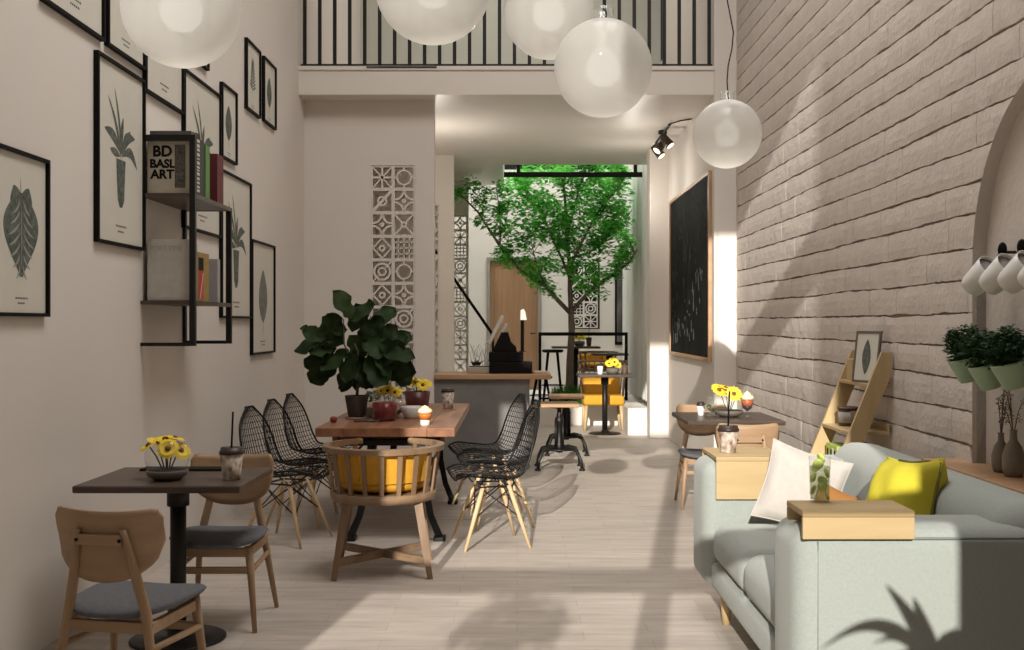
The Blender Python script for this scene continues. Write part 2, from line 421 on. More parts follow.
mb = MB(); mb.bb(XL, -1.25, 14.2, 14.34, 0, ZS0); mb.bb(-1.03, -.835, 14.2, 14.34, 0, ZS0); mb.bb(-1.25, -1.03, 14.2, 14.34, 0, .78); mb.bb(-1.25, -1.03, 14.2, 14.34, 3.03, ZS0)
struct('wall_rear_left', mb, M_wall, 'white wall pier behind the partition', 'wall')
screen(-1.249, .781, 14.21, 1, 10, .218, .2248, .1, [4, 2, 6, 1, 3, 7, 5, 2, 0, 4], 'breeze block strip mostly hidden behind the edge of the white partition', M_wall)
mb = MB(); mb.bb(-1.4, -1.0, 16.8, 16.92, .26, ZS0); mb.bb(-.78, -.76, 16.8, 16.92, .26, ZS0); mb.bb(-1.0, -.78, 16.8, 16.92, .26, .67); mb.bb(-1.0, -.78, 16.8, 16.92, 3.148, ZS0)
struct('wall_screen_pier', mb, M_wall, 'white pier left of the tree', 'wall')
screen(-.999, .672, 16.81, 1, 11, .218, .2248, .08, [1, 2, 6, 7, 4, 3, 1, 7, 3, 6, 2], 'single breeze block column on the pier left of the counter screen', M_wall)
mb = MB(); mb.bb(.93, 1.5, 19.493, 19.498, 1.36, 2.56); struct('trim_6', mb, mat('gap_shade', (.05, .045, .04), .9), 'flat panel coloured dark like a shaded gap behind the rear blocks', 'trim')  # flat panel whose dark colour stands in for the shaded gap
screen(.955, 1.38, 19.43, 2, 5, .252, .232, .0695, [7, 3, 4, 5, 7, 6, 7, 2, 6, 0], 'breeze block panel on the back wall right of the tree trunk', M_wall)

mb = MB(); mb.bb(XL, -1.02, 11.35, 11.45, 0, ZS0); struct('wall_light_block', mb, M_wall, 'added wall keeping light off the holes of the breeze blocks', 'wall')  # added to block light from behind so the block holes stay dark
# ------------------------------------------------------------------ painted brick wall on the right, with the arched niche
AY, AZ, AR, SILL = 4.22, 1.72, .80, .77
def in_arch(y, z, g=0.0):
    if z < SILL-g: return False
    if z <= AZ: return abs(y-AY) < AR+g
    return math.hypot(y-AY, z-AZ) < AR+g
def snap(y, z, zb=0.0):
    """push a point that lies inside the arch out to its edge"""
    g = .004
    if not in_arch(y, z, g): return y, z
    if zb < SILL: return y, SILL-g
    if z <= AZ:
        s = 1 if y > AY else -1
        return AY+s*(AR+g), z
    l = max(1e-6, math.hypot(y-AY, z-AZ)); k = (AR+g)/l
    return (AY+(y-AY)*k, AZ+(z-AZ)*k)
mb = MB(); H = .1545; Lb = .455
rows = [1.4996+H*n for n in range(-10, 25)]
for ri, zr in enumerate(rows):
    za0, za1 = max(0.0, zr), zr+H
    if za1 <= .01: continue
    y = 1.2+(Lb/2 if ri % 2 else 0)+random.uniform(-.05, .05)
    while y < YB:
        L = Lb*random.uniform(.86, 1.12); yy0, yy1 = y, min(y+L, YB)
        y += L
        if yy1-yy0 < .03: continue
        nu, nv = 12, 3
        P = {}
        inside = True
        xo = random.uniform(-.0008, .0008)
        for i in range(nu+1):
            for j in range(nv+1):
                Y = yy0+.0013+(yy1-yy0-.0026)*i/nu; gap = .0045+.005*abs(mnoise.noise((Y*2.3, zr*7, 9.9)))
                Z = za0+gap+(za1-za0-2*gap)*j/nv
                if j in (0, nv):
                    jt = ri+(1 if j else 0)
                    w = mnoise.noise((Y*1.1, jt*3.7, 1.7))*.011+mnoise.noise((Y*6.0, jt*5.1+j*.35, 8.7))*.006+mnoise.noise((Y*24.0, zr*9+j, 4.1))*.006
                    Z += w
                    if in_arch(Y, Z): pass
                else: Z += 0
                if not in_arch(Y, Z, .004): inside = False
                Y, Z = snap(Y, Z, za0)
                X = XR+xo+mnoise.noise((Y*9, Z*12, 2.2))*.003
                if i in (0, nu): X += .0010
                if j in (0, nv): X += .003
                P[i, j] = (X, Y, Z)
        if inside: continue
        vs = []; fs = []; W = nv+1
        for i in range(nu+1):
            for j in range(nv+1): vs.append(P[i, j])
        for i in range(nu):
            for j in range(nv): fs.append([i*W+j, i*W+j+1, (i+1)*W+j+1, (i+1)*W+j])
        ring = [(i, 0) for i in range(nu+1)]+[(nu, j) for j in range(1, nv+1)]+[(i, nv) for i in range(nu-1, -1, -1)]+[(0, j) for j in range(nv-1, 0, -1)]
        o = len(vs)
        for (i, j) in ring: p = P[i, j]; vs.append((XR+.024, p[1], p[2]))
        nR = len(ring)
        for k in range(nR):
            a, b = ring[k], ring[(k+1) % nR]
            fs.append([a[0]*W+a[1], b[0]*W+b[1], o+(k+1) % nR, o+k])
        mb.add(vs, fs, False)
mb.cur = 1
XM = XR+.016
mb.bb(XM, XM+.3, -.7, YB, 0, SILL)
mb.bb(XM, XM+.3, -.7, AY-AR, SILL, ZT); mb.bb(XM, XM+.3, AY+AR, YB, SILL, ZT)
na = 32
arc = [(AY+AR*math.cos(PI*i/na), AZ+AR*math.sin(PI*i/na)) for i in range(na+1)]
for i in range(na):
    a, b = arc[i], arc[i+1]
    mb.add([(XM, a[0], a[1]), (XM, b[0], b[1]), (XM, b[0], ZT), (XM, a[0], ZT)], [[0, 1, 2, 3]])
for s in (-1, 1):
    yy = AY+s*AR
mb.cur = 0
# plastered reveal and back of the niche
edge = [(AY+AR, SILL)]+arc+[(AY-AR, SILL)]
XN = XR+.06
for i in range(len(edge)-1):
    a, b = edge[i], edge[i+1]
    mb.add([(XR-.004, a[0], a[1]), (XR-.004, b[0], b[1]), (XN, b[0], b[1]), (XN, a[0], a[1])], [[0, 1, 2, 3]])
mb.bb(XN, XN+.1, AY-AR-.05, AY+AR+.05, SILL-.05, AZ+AR+.05)
struct('wall_right', mb, [M_brick, M_mortar], 'white painted brick wall with an arched niche', 'wall')
# wooden ledge of the niche
mb = MB(); mb.bb(XR-.17, XN-.001, AY-AR-.25, AY+AR+.20, SILL-.002, SILL+.03, .005); struct('trim_7', mb, M_counter, 'wooden ledge below the arched niche', 'trim')

# ------------------------------------------------------------------ balcony railing
t = thing('balcony_railing', 'black metal balcony railing of upright bars above the counter opening', 'railing', (0, YB+.09, ZS1))
m = MB(); m.bb(XL+.005, 1.91, -.02, .02, .0, .045); m.build('bottom_rail', M_black, t)
m = MB(); m.bb(XL+.005, 1.91, -.025, .025, 1.0, 1.04); m.build('top_rail', M_black, t)
m = MB(); m.bb(-.017, .017, -.012, .012, .045, 1.0); b0 = m.build('baluster', M_black, t, (-2.08, 0, 0))
for k in range(1, 28):
    c = b0.copy(); C.objects.link(c); c.parent = t; c.location = (-2.08+.1468*k, 0, 0)
# ------------------------------------------------------------------ wire shell chairs
def spline(pts, t):
    n = len(pts)-1; x = min(max(t, 0), 1)*n; i = min(int(x), n-1); f = x-i
    p0, p1, p2, p3 = pts[max(i-1, 0)], pts[i], pts[i+1], pts[min(i+2, n)]
    return tuple(.5*((2*b)+(c-a)*f+(2*a-5*b+4*c-d)*f*f+(3*b-a-3*c+d)*f**3) for a, b, c, d in zip(p0, p1, p2, p3))
WP = [(.27, .430), (.20, .452), (.06, .438), (-.07, .428), (-.155, .455), (-.205, .54), (-.24, .66), (-.27, .78), (-.292, .885)]
WW = [.175, .225, .235, .235, .225, .215, .20, .155, .040]
def shell(u, v):
    y, z = spline(WP, u); w = spline([(a,) for a in WW], u)[0]; s = 2*v-1
    y2, z2 = spline(WP, min(u+.01, 1)); y1, z1 = spline(WP, max(u-.01, 0))
    ty, tz = y2-y1, z2-z1; l = math.hypot(ty, tz); ny, nz = tz/l, -ty/l
    if nz < 0 and u < .4: ny, nz = -ny, -nz
    if u >= .4 and ny < 0: ny, nz = -ny, -nz
    c = .055*abs(s)**2.2*(1-.5*u)
    return (s*w, y+ny*c, z+nz*c)
def make_wire_chair(label, loc, rz, group):
    t = thing('wire_chair', label, 'chair', loc, rz, group)
    m = MB(); nu, nv = 24, 14
    for j in range(1, nv): m.tube([shell(i/30, j/nv) for i in range(31)], .0028, 4)
    for i in range(1, nu): m.tube([shell(i/nu, j/12) for j in range(13)], .0028, 4)
    m.build('wire_shell', M_black, t)
    m = MB(); rim = [shell(i/30, 0) for i in range(31)]+[shell(1, j/10) for j in range(1, 10)]+[shell(1-i/30, 1) for i in range(31)]+[shell(0, 1-j/10) for j in range(1, 10)]
    m.tube(rim, .0075, 6, True); m.build('rim', M_black, t)
    m = MB()
    for sx in (-1, 1):
        m.tube([(sx*.13, .15, .425), (sx*.13, .13, .395), (sx*.11, -.09, .395), (sx*.11, -.11, .42)], .006, 6)
    m.tube([(-.13, .1, .395), (.13, .1, .395)], .006, 6); m.tube([(-.12, -.07, .395), (.12, -.07, .395)], .006, 6)
    top = {}; bot = {}
    for sx in (-1, 1):
        for sy in (-1, 1):
            top[sx, sy] = Vector((sx*.115, .02+sy*.085, .40)); bot[sx, sy] = Vector((sx*.215, .03+sy*.215, 0))
    P = lambda k, f: top[k].lerp(bot[k], f)
    for a, b in (((-1, -1), (-1, 1)), ((1, -1), (1, 1)), ((-1, 1), (1, 1)), ((-1, -1), (1, -1))):
        m.tube([P(a, .05), P(b, .5)], .004, 6); m.tube([P(b, .05), P(a, .5)], .004, 6)
    m.build('brace', M_black, t)
    for k in top:
        m = MB(); m.tube([P(k, 0), P(k, .3), P(k, .999)], [.014, .0155, .009], 10); m.build('leg', M_beech, t)
    return t
wc = make_wire_chair('black wire shell chair nearest the camera on the wall side of the long wooden table', (-1.56, 7.20, 0), R(-108), 'black wire chairs along the dining table')
dup(wc, (-1.56, 7.86, 0), R(-108), 'middle one of three black wire chairs between the long table and the left wall')
dup(wc, (-1.56, 8.52, 0), R(-106), 'black wire shell chair beside the white partition, last on the wall side of the table')
dup(wc, (-.145, 7.10, 0), R(104), 'sunlit black wire chair nearest the camera on the aisle side of the long table')
dup(wc, (-.115, 7.80, 0), R(106), 'middle black wire chair on the aisle side of the long table')
dup(wc, (-.21, 8.48, 0), R(112), 'black wire chair on the aisle side nearest the concrete counter')

# ------------------------------------------------------------------ oak chairs with a curved back and a grey seat
def back_panel(m, w=.207):
    def fn(u, v):
        a = 2*u-1; k = abs(a)
        zt = .800-.012*(1-a*a)-(.035*max(0, (k-.86)/.14)**2.2)
        zb = .535+.10*k**2.6+(.05*max(0, (k-.86)/.14)**2.2)
        x = a*w*(1-.05*(1-v)*k)
        return (x, -.205+.055*a*a-.015*v, zb+(zt-zb)*v)
    m.sheet(fn, 22, 8, .014)
def make_oak_chair(label, loc, rz, group):
    t = thing('oak_chair', label, 'chair', loc, rz, group)
    m = MB(); back_panel(m); m.build('backrest', M_oakx, t)
    m = MB()
    ol = []
    for i in range(40):
        a = 2*PI*i/40; c, s = math.cos(a), math.sin(a); e = .62
        x = math.copysign(abs(c)**e, c); y = math.copysign(abs(s)**e, s)
        ol.append((x*(.20+.035*(y+1)/2), y*.225+.015))
    m.pad(ol, .385, .055, dishfn=lambda x, y: .030*(x/.24)**2-.012*(y < -.1)*0)
    m.build('seat', M_grayfab, t)
    m = MB()
    m.bb(-.17, .17, .145, .17, .35, .392, .004); m.bb(-.16, .16, -.195, -.17, .35, .392, .004)
    for s in (-1, 1): m.box((s*.165, -.01, .37), (.024, .36, .042), .004)
    m.bb(-.16, .16, -.01, .015, .295, .325, .004) if False else None
    m.build('seat_rail', M_oakx, t)
    m = MB(); m.bb(-.185, .185, .15, .17, .27, .302, .004); m.build('front_stretcher', M_oakx, t)
    for s in (-1, 1):
        m = MB(); m.tube([(s*.182, .165, .285), (s*.178, -.20, .30)], .012, 8); m.build('side_stretcher', M_oak, t)
    m = MB(); m.bb(-.085, .085, -.248, -.226, .672, .708, .004); m.build('back_bar', M_oakx, t)
    for s in (-1, 1):
        m = MB(); m.tube([(s*.205, .195, 0), (s*.18, .165, .25), (s*.165, .15, .40)], [.011, .017, .021], 10, False, None, .85); m.build('leg', M_oak, t)
        m = MB(); m.tube([(s*.205, -.265, 0), (s*.170, -.195, .30), (s*.150, -.185, .42), (s*.115, -.205, .58), (s*.088, -.234, .725)], [.011, .017, .020, .019, .013], 10, False, None, .85)
        l = m.build('leg', M_oak, t)
        b = MB(); b.lathe([(.0, 0), (.0065, .0), (.0065, .004), (.004, .006)], 10, M=TR((s*.082, -.247, .69), (R(90), 0, 0))); b.build('bolt', M_frame, l)
    return t
oc = make_oak_chair('oak chair with its back to the camera at the left bistro table', (-1.43, 4.02, 0), R(-10), 'oak chairs with grey seats')
dup(oc, (-1.435, 5.24, 0), R(180), 'oak chair facing the camera behind the left bistro table, half hidden by its top')
dup(oc, (1.525, 7.28, 0), R(0), 'sunlit oak chair with its back to the camera between the sofa and the right table')
dup(oc, (1.50, 8.58, 0), R(178), 'oak chair facing the camera on the far side of the right table')

# ------------------------------------------------------------------ bistro tables
def bistro(label, loc, w, d, zt, top_m, round_base=True, group='bistro tables', th=.032):
    t = thing('bistro_table', label, 'table', loc, 0, group)
    m = MB(); m.bb(-w/2, w/2, -d/2, d/2, zt-th, zt, .007); m.build('tabletop', top_m, t)
    m = MB(); m.lathe([(.036, .012), (.036, zt-th)], 20); m.build('post', M_black, t)
    m = MB(); m.lathe([(.05, zt-th-.10), (.05, zt-th-.001), (.12, zt-th-.0005)], 20) if False else m.lathe([(.05, zt-.135), (.05, zt-th)], 20); m.build('collar', M_black, t)
    m = MB(); m.lathe([(.215, 0), (.215, .008), (.20, .014), (.05, .022), (.045, .05), (.036, .052)], 36); m.build('base', M_black, t)
    return t
bistro('dark square bistro table on one black post by the left wall', (-1.56, 4.95, 0), .725, .62, .75, M_darkwood)
bistro('dark square bistro table by the brick wall behind the sofa', (1.585, 8.15, 0), .71, .80, .75, M_darkwood)
bistro('small dark bistro table with round base in front of the yellow armchair', (1.16, 14.2, 0), .72, .60, .79, M_darkwood)

# ------------------------------------------------------------------ long dining table
t = thing('dining_table', 'long reddish wooden dining table on black iron trestles', 'table', (-.888, 8.38, 0))
m = MB()
for i in range(5):
    x0 = -.47+.188*i; m.bb(x0, x0+.1872, -1.15, 1.12, .69, .75, .004)
m.build('tabletop', M_table, t)
for yy in (-1.12, 0.35):
    m = MB()
    for s in (-1, 1):
        m.tube([(s*.17+.07, yy+.12, .66), (s*.18+.07, yy+.06, .52), (s*.20+.07, yy, .34), (s*.24+.07, yy-.04, .16), (s*.30+.07, yy-.05, .02)], [.045, .038, .032, .030, .034], 4, False, None, .8)
        m.bb(s*.30+.03, s*.30+.11, yy-.10, yy, 0, .03, .005)
    m.bb(-.13, .27, yy-.012, yy+.012, .30, .36, .004); m.bb(-.30, .30, yy+.07, yy+.15, .62, .66, .004)
    m.tube([(-.13, yy, .30), (.23, yy+.08, .58)], .012, 6); m.tube([(.27, yy, .30), (-.09, yy+.08, .58)], .012, 6)
    m.build('trestle', M_black, t)
m = MB(); m.bb(-.36, .36, -.95, -.88, .63, .69, .004); m.bb(-.36, .36, .75, .82, .63, .69, .004)
for s in (-1, 1): m.bb(s*.36-.03, s*.36+.03, -.95, .82, .635, .69, .004)
m.build('apron', M_table, t)
m = MB(); m.tube([(.07, -1.1, .33), (.07, .34, .33)], .016, 8); m.build('tie_bar', M_black, t)

# ------------------------------------------------------------------ barrel armchairs
def barrel(label, loc, rz, group, wm, wmr, legm, fab, low=False):
    t = thing('barrel_armchair', label, 'armchair', loc, rz, group)
    A0, A1 = 150, 390      # open to the front (+Y)
    def P(a, r, z): return (r*math.cos(R(a)), r*math.sin(R(a)), z)
    m = MB(); n = 40
    a0, a1 = 118, 422
    ri = []
    for i in range(n+1):
        a = a0+(a1-a0)*i/n; ri.append(a)
    def rim(u, v):
        a = a0+(a1-a0)*u; q = [(.315, .715), (.355, .715), (.357, .745), (.315, .748), (.315, .715)]
        k = v*4; i = min(int(k), 3); f = k-i
        r = q[i][0]+(q[i+1][0]-q[i][0])*f; z = q[i][1]+(q[i+1][1]-q[i][1])*f
        return P(a, r, z)
    m.sheet(rim, 48, 4, 0, None, False)
    for a in (a0, a1): m.box(P(a, .335, .731), (.05, .03, .036), .012, (0, 0, R(a)), 3)
    m.build('top_rim', wmr, t)
    m = MB(); m.lathe([(.235, .435), (.305, .43), (.312, .45), (.312, .475), (.30, .48), (.235, .48)], 44); m.build('seat_ring', wmr, t)
    for i in range(17):
        a = a0+6+(a1-a0-12)*i/16
        m = MB(); c, s = math.cos(R(a)), math.sin(R(a))
        Mx = Matrix(((-s, c, 0, 0), (c, s, 0, 0), (0, 0, 1, 0), (0, 0, 0, 1)))
        pr = [(-.012, .288), (.012, .288), (.012, .300), (-.012, .300)]
        vs = [(x, y, .47) for x, y in pr]+[(x*1.15, y+.036, .718) for x, y in pr]
        m.add(vs, [[0, 1, 2, 3], [4, 5, 6, 7], [0, 1, 5, 4], [1, 2, 6, 5], [2, 3, 7, 6], [3, 0, 4, 7]], False, Mx); m.build('slat', wm, t)
    m = MB(); m.pad([(.262*math.cos(2*PI*i/32), .262*math.sin(2*PI*i/32)) for i in range(32)], .475, .10); m.build('seat_cushion', fab, t)
    for (b0, b1) in ((182, 242), (243, 297), (298, 358)):
        m = MB()
        def bk(u, v):
            a = b0+(b1-b0)*u; k = (1-(2*u-1)**4)
            z = .545+.165*v
            return P(a, .276+.008*v-.004*(1-k), z)
        def bk2(u, v):
            a = b0+(b1-b0)*u; e = (max(0, 1-(2*u-1)**6)*max(0, 1-(2*v-1)**6))**.5
            return P(a, .276+.008*v-.075*e, .545+.165*v)
        m.sheet(bk, 10, 5); m.sheet(bk2, 10, 8); m.build('back_cushion', fab, t)
    for k, a in enumerate((42, 138, 222, 318)):
        m = MB(); tp = Vector(P(a, .27, .44)); bt = Vector(P(a, .365, 0))
        m.tube([tp, tp.lerp(bt, .5), bt], [.034, .030, .022], 4, False, None, .8); m.build('leg', legm, t)
    m = MB()
    for a in (42, 138):
        p, q = Vector(P(a, .345, .10)), Vector(P(a+180, .345, .10))
        mid = (p+q)/2; d = (q-p).normalized()
        m.box((mid.x, mid.y, .10 if a == 42 else .1005), ((q-p).length, .03, .045), .006, (0, 0, math.atan2(d.y, d.x)))
    m.build('cross_stretcher', wmr, t)
    return t
ba = barrel('brown slatted barrel armchair with mustard cushions at the head of the long table', (-.785, 6.33, 0), R(5), 'barrel armchairs', M_teak, M_teakx, M_teak, M_yellow)
dup(ba, (1.28, 17.4, .26), R(178), 'slatted barrel armchair on the raised platform behind the yellow armchair')

# yellow armchair at the back
t = thing('yellow_armchair', 'yellow cushioned armchair with spindle back behind the small far table', 'armchair', (1.18, 14.85, 0), R(180))
m = MB(); m.box((0, 0, .41), (.56, .54, .14), .045, (0, 0, 0), 4); m.build('seat', M_yellow, t)
m = MB(); m.box((0, -.20, .60), (.52, .12, .30), .05, (R(8), 0, 0), 4); m.build('back_cushion', M_yellow, t)
for s in (-1, 1):
    for yy in (-.22, .22):
        m = MB(); m.tube([(s*.235, yy*.95, .345), (s*.26, yy*1.05, 0)], [.027, .019], 8); m.build('leg', M_pinez, t)
m = MB(); rim = [(.33*math.cos(R(a)), .30*math.sin(R(a))-.0, .93) for a in range(172, 370, 9)]
m.tube(rim, .018, 8); m.build('top_rail', M_teakx, t)
for i in range(13):
    a = 176+188*i/12
    m = MB(); m.tube([(.285*math.cos(R(a)), .265*math.sin(R(a)), .44), (.33*math.cos(R(a)), .30*math.sin(R(a)), .925)], .009, 6); m.build('spindle', M_teak, t)

# ------------------------------------------------------------------ crank tables in the aisle
def crank(label, loc):
    t = thing('crank_table', label, 'table', loc, 0, 'cast iron crank tables')
    m = MB(); m.bb(-.19, .19, -.19, .19, .625, .66, .005); m.build('tabletop', M_counter, t)
    m = MB(); m.lathe([(.03, .16), (.042, .18), (.045, .25), (.032, .27), (.032, .44), (.045, .46), (.045, .50), (.03, .52), (.022, .56), (.022, .60), (.10, .61), (.10, .625)], 16)
    for a in (0, 90, 180, 270):
        c, s = math.cos(R(a+45)), math.sin(R(a+45)); m.tube([(.05*c, .05*s, .22), (.05*c, .05*s, .48)], .013, 6)
    m.build('post', M_black, t)
    for a in (40, 140, 220, 320):
        c, s = math.cos(R(a)), math.sin(R(a)); m = MB()
        m.tube([(.03*c, .03*s, .20), (.12*c, .12*s, .215), (.22*c, .22*s, .19), (.27*c, .27*s, .10), (.285*c, .285*s, .012)], [.024, .02, .018, .016, .016], 8)
        m.lathe([(.0, 0), (.03, 0), (.03, .012), (.016, .03)], 12, (.285*c, .285*s, 0)); m.build('leg', M_black, t)
    m = MB(); m.lathe([(.16, .19), (.175, .19), (.175, .205), (.16, .205)], 24); m.tube([(-.16, 0, .198), (.16, 0, .198)], .01, 6); m.tube([(0, -.16, .198), (0, .16, .198)], .01, 6); m.build('hand_wheel', M_black, t)
crank('cast iron crank table with small wooden top, nearest the wire chairs', (.425, 10.80, 0))
crank('second cast iron crank table standing just behind the first', (.55, 12.0, 0))

# ------------------------------------------------------------------ sofa along the right wall
SX, SY0, SY1 = .90, 3.48, 5.55
t = thing('sofa', 'pale sage green fabric sofa with wooden legs against the brick wall', 'sofa', (SX, SY0, 0))
AT = .34; LS = SY1-SY0; AH = .785
def arm(y0):
    m = MB(); m.box((.54, y0+AT/2, (.17+AH)/2), (1.08, AT, AH-.17), .075, (0, 0, 0), 5); return m.build('arm', M_sofa, t)
a1 = arm(0); a2 = arm(LS-AT)
for a, y0, yo in ((a1, 0, .010), (a2, LS-AT, AT-.010)):
    m = MB(); z0, z1 = .21, AH-.030; x0, x1 = .075, 1.03
    yy = y0+(.0 if yo < .1 else AT)
    yy += .004 if yo < .1 else -.004
    m.tube([(x0, yy, z0), (x0, yy, z1), (x1, yy, z1)], .005, 6); m.build('piping', mat('sofa_piping', srgb(120, 128, 124), .9), a)
m = MB(); m.box((.50, LS/2, .235), (.92, LS-2*AT+.02, .13), .03, (0, 0, 0), 4); m.build('base_rail', M_sofa, t)
ww = (LS-2*AT)/2
for i in range(2):
    m = MB(); m.box((.37, AT+ww*(i+.5), .395), (.66, ww-.006, .20), .075, (0, 0, 0), 6); m.build('seat_cushion', M_sofa, t)
m = MB(); m.box((.82, LS/2, .55), (.30, LS-.06, .605), .115, (0, R(6), 0), 6); m.build('backrest', M_sofa, t)
for x in (.11, .93):
    for y in (.30, LS-.36):
        m = MB(); m.lathe([(.020, 0), (.032, .175)], 16, (x, y, 0)); m.build('leg', M_pinez, t)

# wooden arm trays
def tray(name, label, loc, w, d, drop_front, drop_back, th=.02):
    t = thing(name, label, 'tray', loc, 0, 'wooden sofa arm trays')
    m = MB(); m.bb(0, w, 0, d, 0, th, .003); m.build('top_board', M_pine, t)
    m = MB(); m.bb(0, w, -.001, th-.003, -drop_front, -.0005, .003); m.build('front_flap', M_pine, t)
    m = MB(); m.bb(0, w, d-th, d, -drop_back, -.0005, .003); m.build('rear_flap', M_pine, t)
tray('arm_tray', 'pale wooden tray over the near sofa arm holding a lime drink', (.918, SY0-.028, AH+.045), .36, .21, .072, .045)
tray('arm_tray', 'pale wooden tray over the far sofa arm holding a printed cup', (.960, SY1-AT-.03, AH+.004), .345, AT+.06, .185, .20)

# pillows
m = MB(); m.cushion(.375, .375, .14)
o = m.build('throw_pillow', M_white); o.location = (1.325, 5.00, .680); o.rotation_euler = (R(-14), R(17), R(-12)); tag(o, 'white square throw pillow leaning on the far sofa arm', 'pillow', 'sofa pillows')
t = thing('throw_pillow', 'lemon yellow throw pillow with a dark zip on the sofa', 'pillow', (1.535, 4.25, .715), 0, 'sofa pillows', rot=(R(-15), R(-6), R(-76)))
m = MB(); m.cushion(.38, .42, .27); m.build('cover', M_lemon, t)
m = MB(); m.tube([(.187, 0, -.20), (.176, 0, -.10), (.171, 0, 0), (.176, 0, .10), (.184, 0, .19), (.095, 0, .197), (0, 0, .189), (-.095, 0, .197)], .007, 6); m.build('zip', mat('olive_zip', (.16, .14, .03), .8), t)
m = MB(); m.cushion(.27, .24, .10); o = m.build('throw_pillow', mat('orange_fabric', (.30, .135, .035), .9, .06)); o.location = (1.42, 4.72, .60); o.rotation_euler = (R(-30), R(20), R(-25))
tag(o, 'small orange cushion between the white and the yellow pillow', 'pillow', 'sofa pillows')
# ------------------------------------------------------------------ botanical prints on the left wall
M_ink = mat('print_ink', (.050, .064, .052), .8, scale=(40, 40, 40), col2=(.15, .165, .14), detail=2.0)
M_ink2 = mat('print_ink_pale', (.13, .145, .125), .8, scale=(30, 30, 30), col2=(.22, .23, .20), detail=2.0)
M_cap = mat('caption_ink', (.12, .12, .11), .8)
XO = .0125
LK = [0]
def leafpoly(m, base, tip, w, n=10, bend=0.0, pw=1.0):
    LK[0] = (LK[0]+1) % 14; xo = XO+.00006*LK[0]*(1 if XO > 0 else -1)
    b, t = Vector(base), Vector(tip); d = t-b; pn = Vector((-d.y, d.x)).normalized()
    L, Rr = [], []
    for i in range(n+1):
        f = i/n; c = b+d*f+pn*bend*math.sin(PI*f); ww = w*math.sin(PI*min(1, f**pw*.97+.015))**.8
        L.append(c+pn*ww); Rr.append(c-pn*ww)
    vs = [(xo, p.x, p.y) for p in L]+[(xo, p.x, p.y) for p in Rr]
    fs = [[i, i+1, n+1+i+1, n+1+i] for i in range(n)]
    m.add(vs, fs)
def motif(kind, w, h):
    global XO
    m = MB(); S = h; pale = None
    if kind == 'monstera':
        leafpoly(m, (0, -.26*S), (0, .25*S), .325*w, 18, 0, 1.35)
        for s in (-1, 1): leafpoly(m, (s*.02*w, .12*S), (s*.14*w, .285*S), .11*w, 10, s*-.01)
        leafpoly(m, (0, .16*S), (-.02*w, .34*S), .004*S)
        XO += .0010
        pale = MB()
        for s in (-1, 1):
            for k in range(7):
                z0 = .20*S-.39*S*k/6; ln = .215*w*math.sin(PI*(.22+.66*k/6))
                leafpoly(pale, (s*.03*w, z0), (s*(ln+.02*w), z0-.085*S), .0085*S, 8, -s*.012*S)
        leafpoly(pale, (0, -.22*S), (0, .2*S), .004*S)
        XO -= .0010
    elif kind == 'potted':
        m.add([(XO, -.10*w, -.02*S), (XO, .10*w, -.02*S), (XO, .07*w, -.24*S), (XO, .03*w, -.285*S), (XO, -.03*w, -.285*S), (XO, -.07*w, -.24*S)], [[0, 1, 2, 3, 4, 5]])
        for (bx, bz, tx, tz, ww, be) in ((0, -.02, -.26, .30, .016, -.03), (0, 0, -.13, .36, .014, -.02), (0, .0, .05, .22, .026, .01), (.02, 0, .30, .13, .035, .05), (.02, .0, .35, -.04, .028, .06), (-.02, .02, -.33, .12, .030, -.03), (-.02, 0, -.22, .02, .022, 0), (0, .02, .2, .16, .03, 0)):
            leafpoly(m, (bx*w, bz*S), (tx*w, tz*S), ww*S, 10, be*S)
    elif kind == 'oval':
        leafpoly(m, (0, -.22*S), (0, .25*S), .16*S*min(1, w/h*1.45), 14, 0, .9)
        leafpoly(m, (0, -.34*S), (0, -.18*S), .006*S)
    elif kind == 'fern':
        for k in range(9):
            f = k/8
            for s in (-1, 1): leafpoly(m, (0, -.16*S+.36*S*f), (s*w*.20*(1-.75*f)+s*.01, -.08*S+.38*S*f), .016*S)
        leafpoly(m, (0, -.27*S), (0, .24*S), .006*S)
    cap = MB()
    for (zz, ww) in ((-.395, .17), (-.425, .10)):
        x = -ww*w/2*1.3
        while x < ww*w/2*1.3:
            l = random.uniform(.010, .022)*w*1.5; cap.add([(XO, x, zz*S), (XO, x+l, zz*S), (XO, x+l, zz*S+.011*S), (XO, x, zz*S+.011*S)], [[0, 1, 2, 3]]); x += l+.008*w
    return m, cap, pale
def picture(label, y0, y1, z0, z1, kind, ink=None):
    w, h = y1-y0, z1-z0
    t = thing('framed_print', label, 'picture', (XL, (y0+y1)/2, (z0+z1)/2), 0, 'botanical prints on the left wall')
    m = MB(); fw, fd = .016, .028
    m.bb(0.001, fd, -w/2, -w/2+fw, -h/2, h/2); m.bb(0.001, fd, w/2-fw, w/2, -h/2, h/2)
    m.bb(0.001, fd, -w/2+fw, w/2-fw, -h/2, -h/2+fw); m.bb(0.001, fd, -w/2+fw, w/2-fw, h/2-fw, h/2); m.build('frame', M_frame, t)
    m = MB(); m.bb(.002, .012, -w/2+fw, w/2-fw, -h/2+fw, h/2-fw); p = m.build('print', M_paper, t)
    m, c, pl = motif(kind, w, h); m.build('plant_motif', ink or M_ink, p); c.build('caption', M_cap, p)
    if pl: pl.build('leaf_veins', mat('vein_ink', (.30, .31, .28), .8), p)
picture('framed monstera leaf print, lowest and nearest on the left wall', 4.326, 4.826, 1.482, 2.184, 'monstera')
picture('large framed print of a potted plant left of the book shelf', 5.383, 6.069, 1.863, 2.823, 'potted')
picture('framed print cut by the upper left corner of the photo', 4.77, 5.475, 2.887, 3.90, 'fern')
picture('framed print above the large potted plant print, behind the globe lamp', 5.52, 6.078, 2.883, 3.72, 'oval', M_ink2)
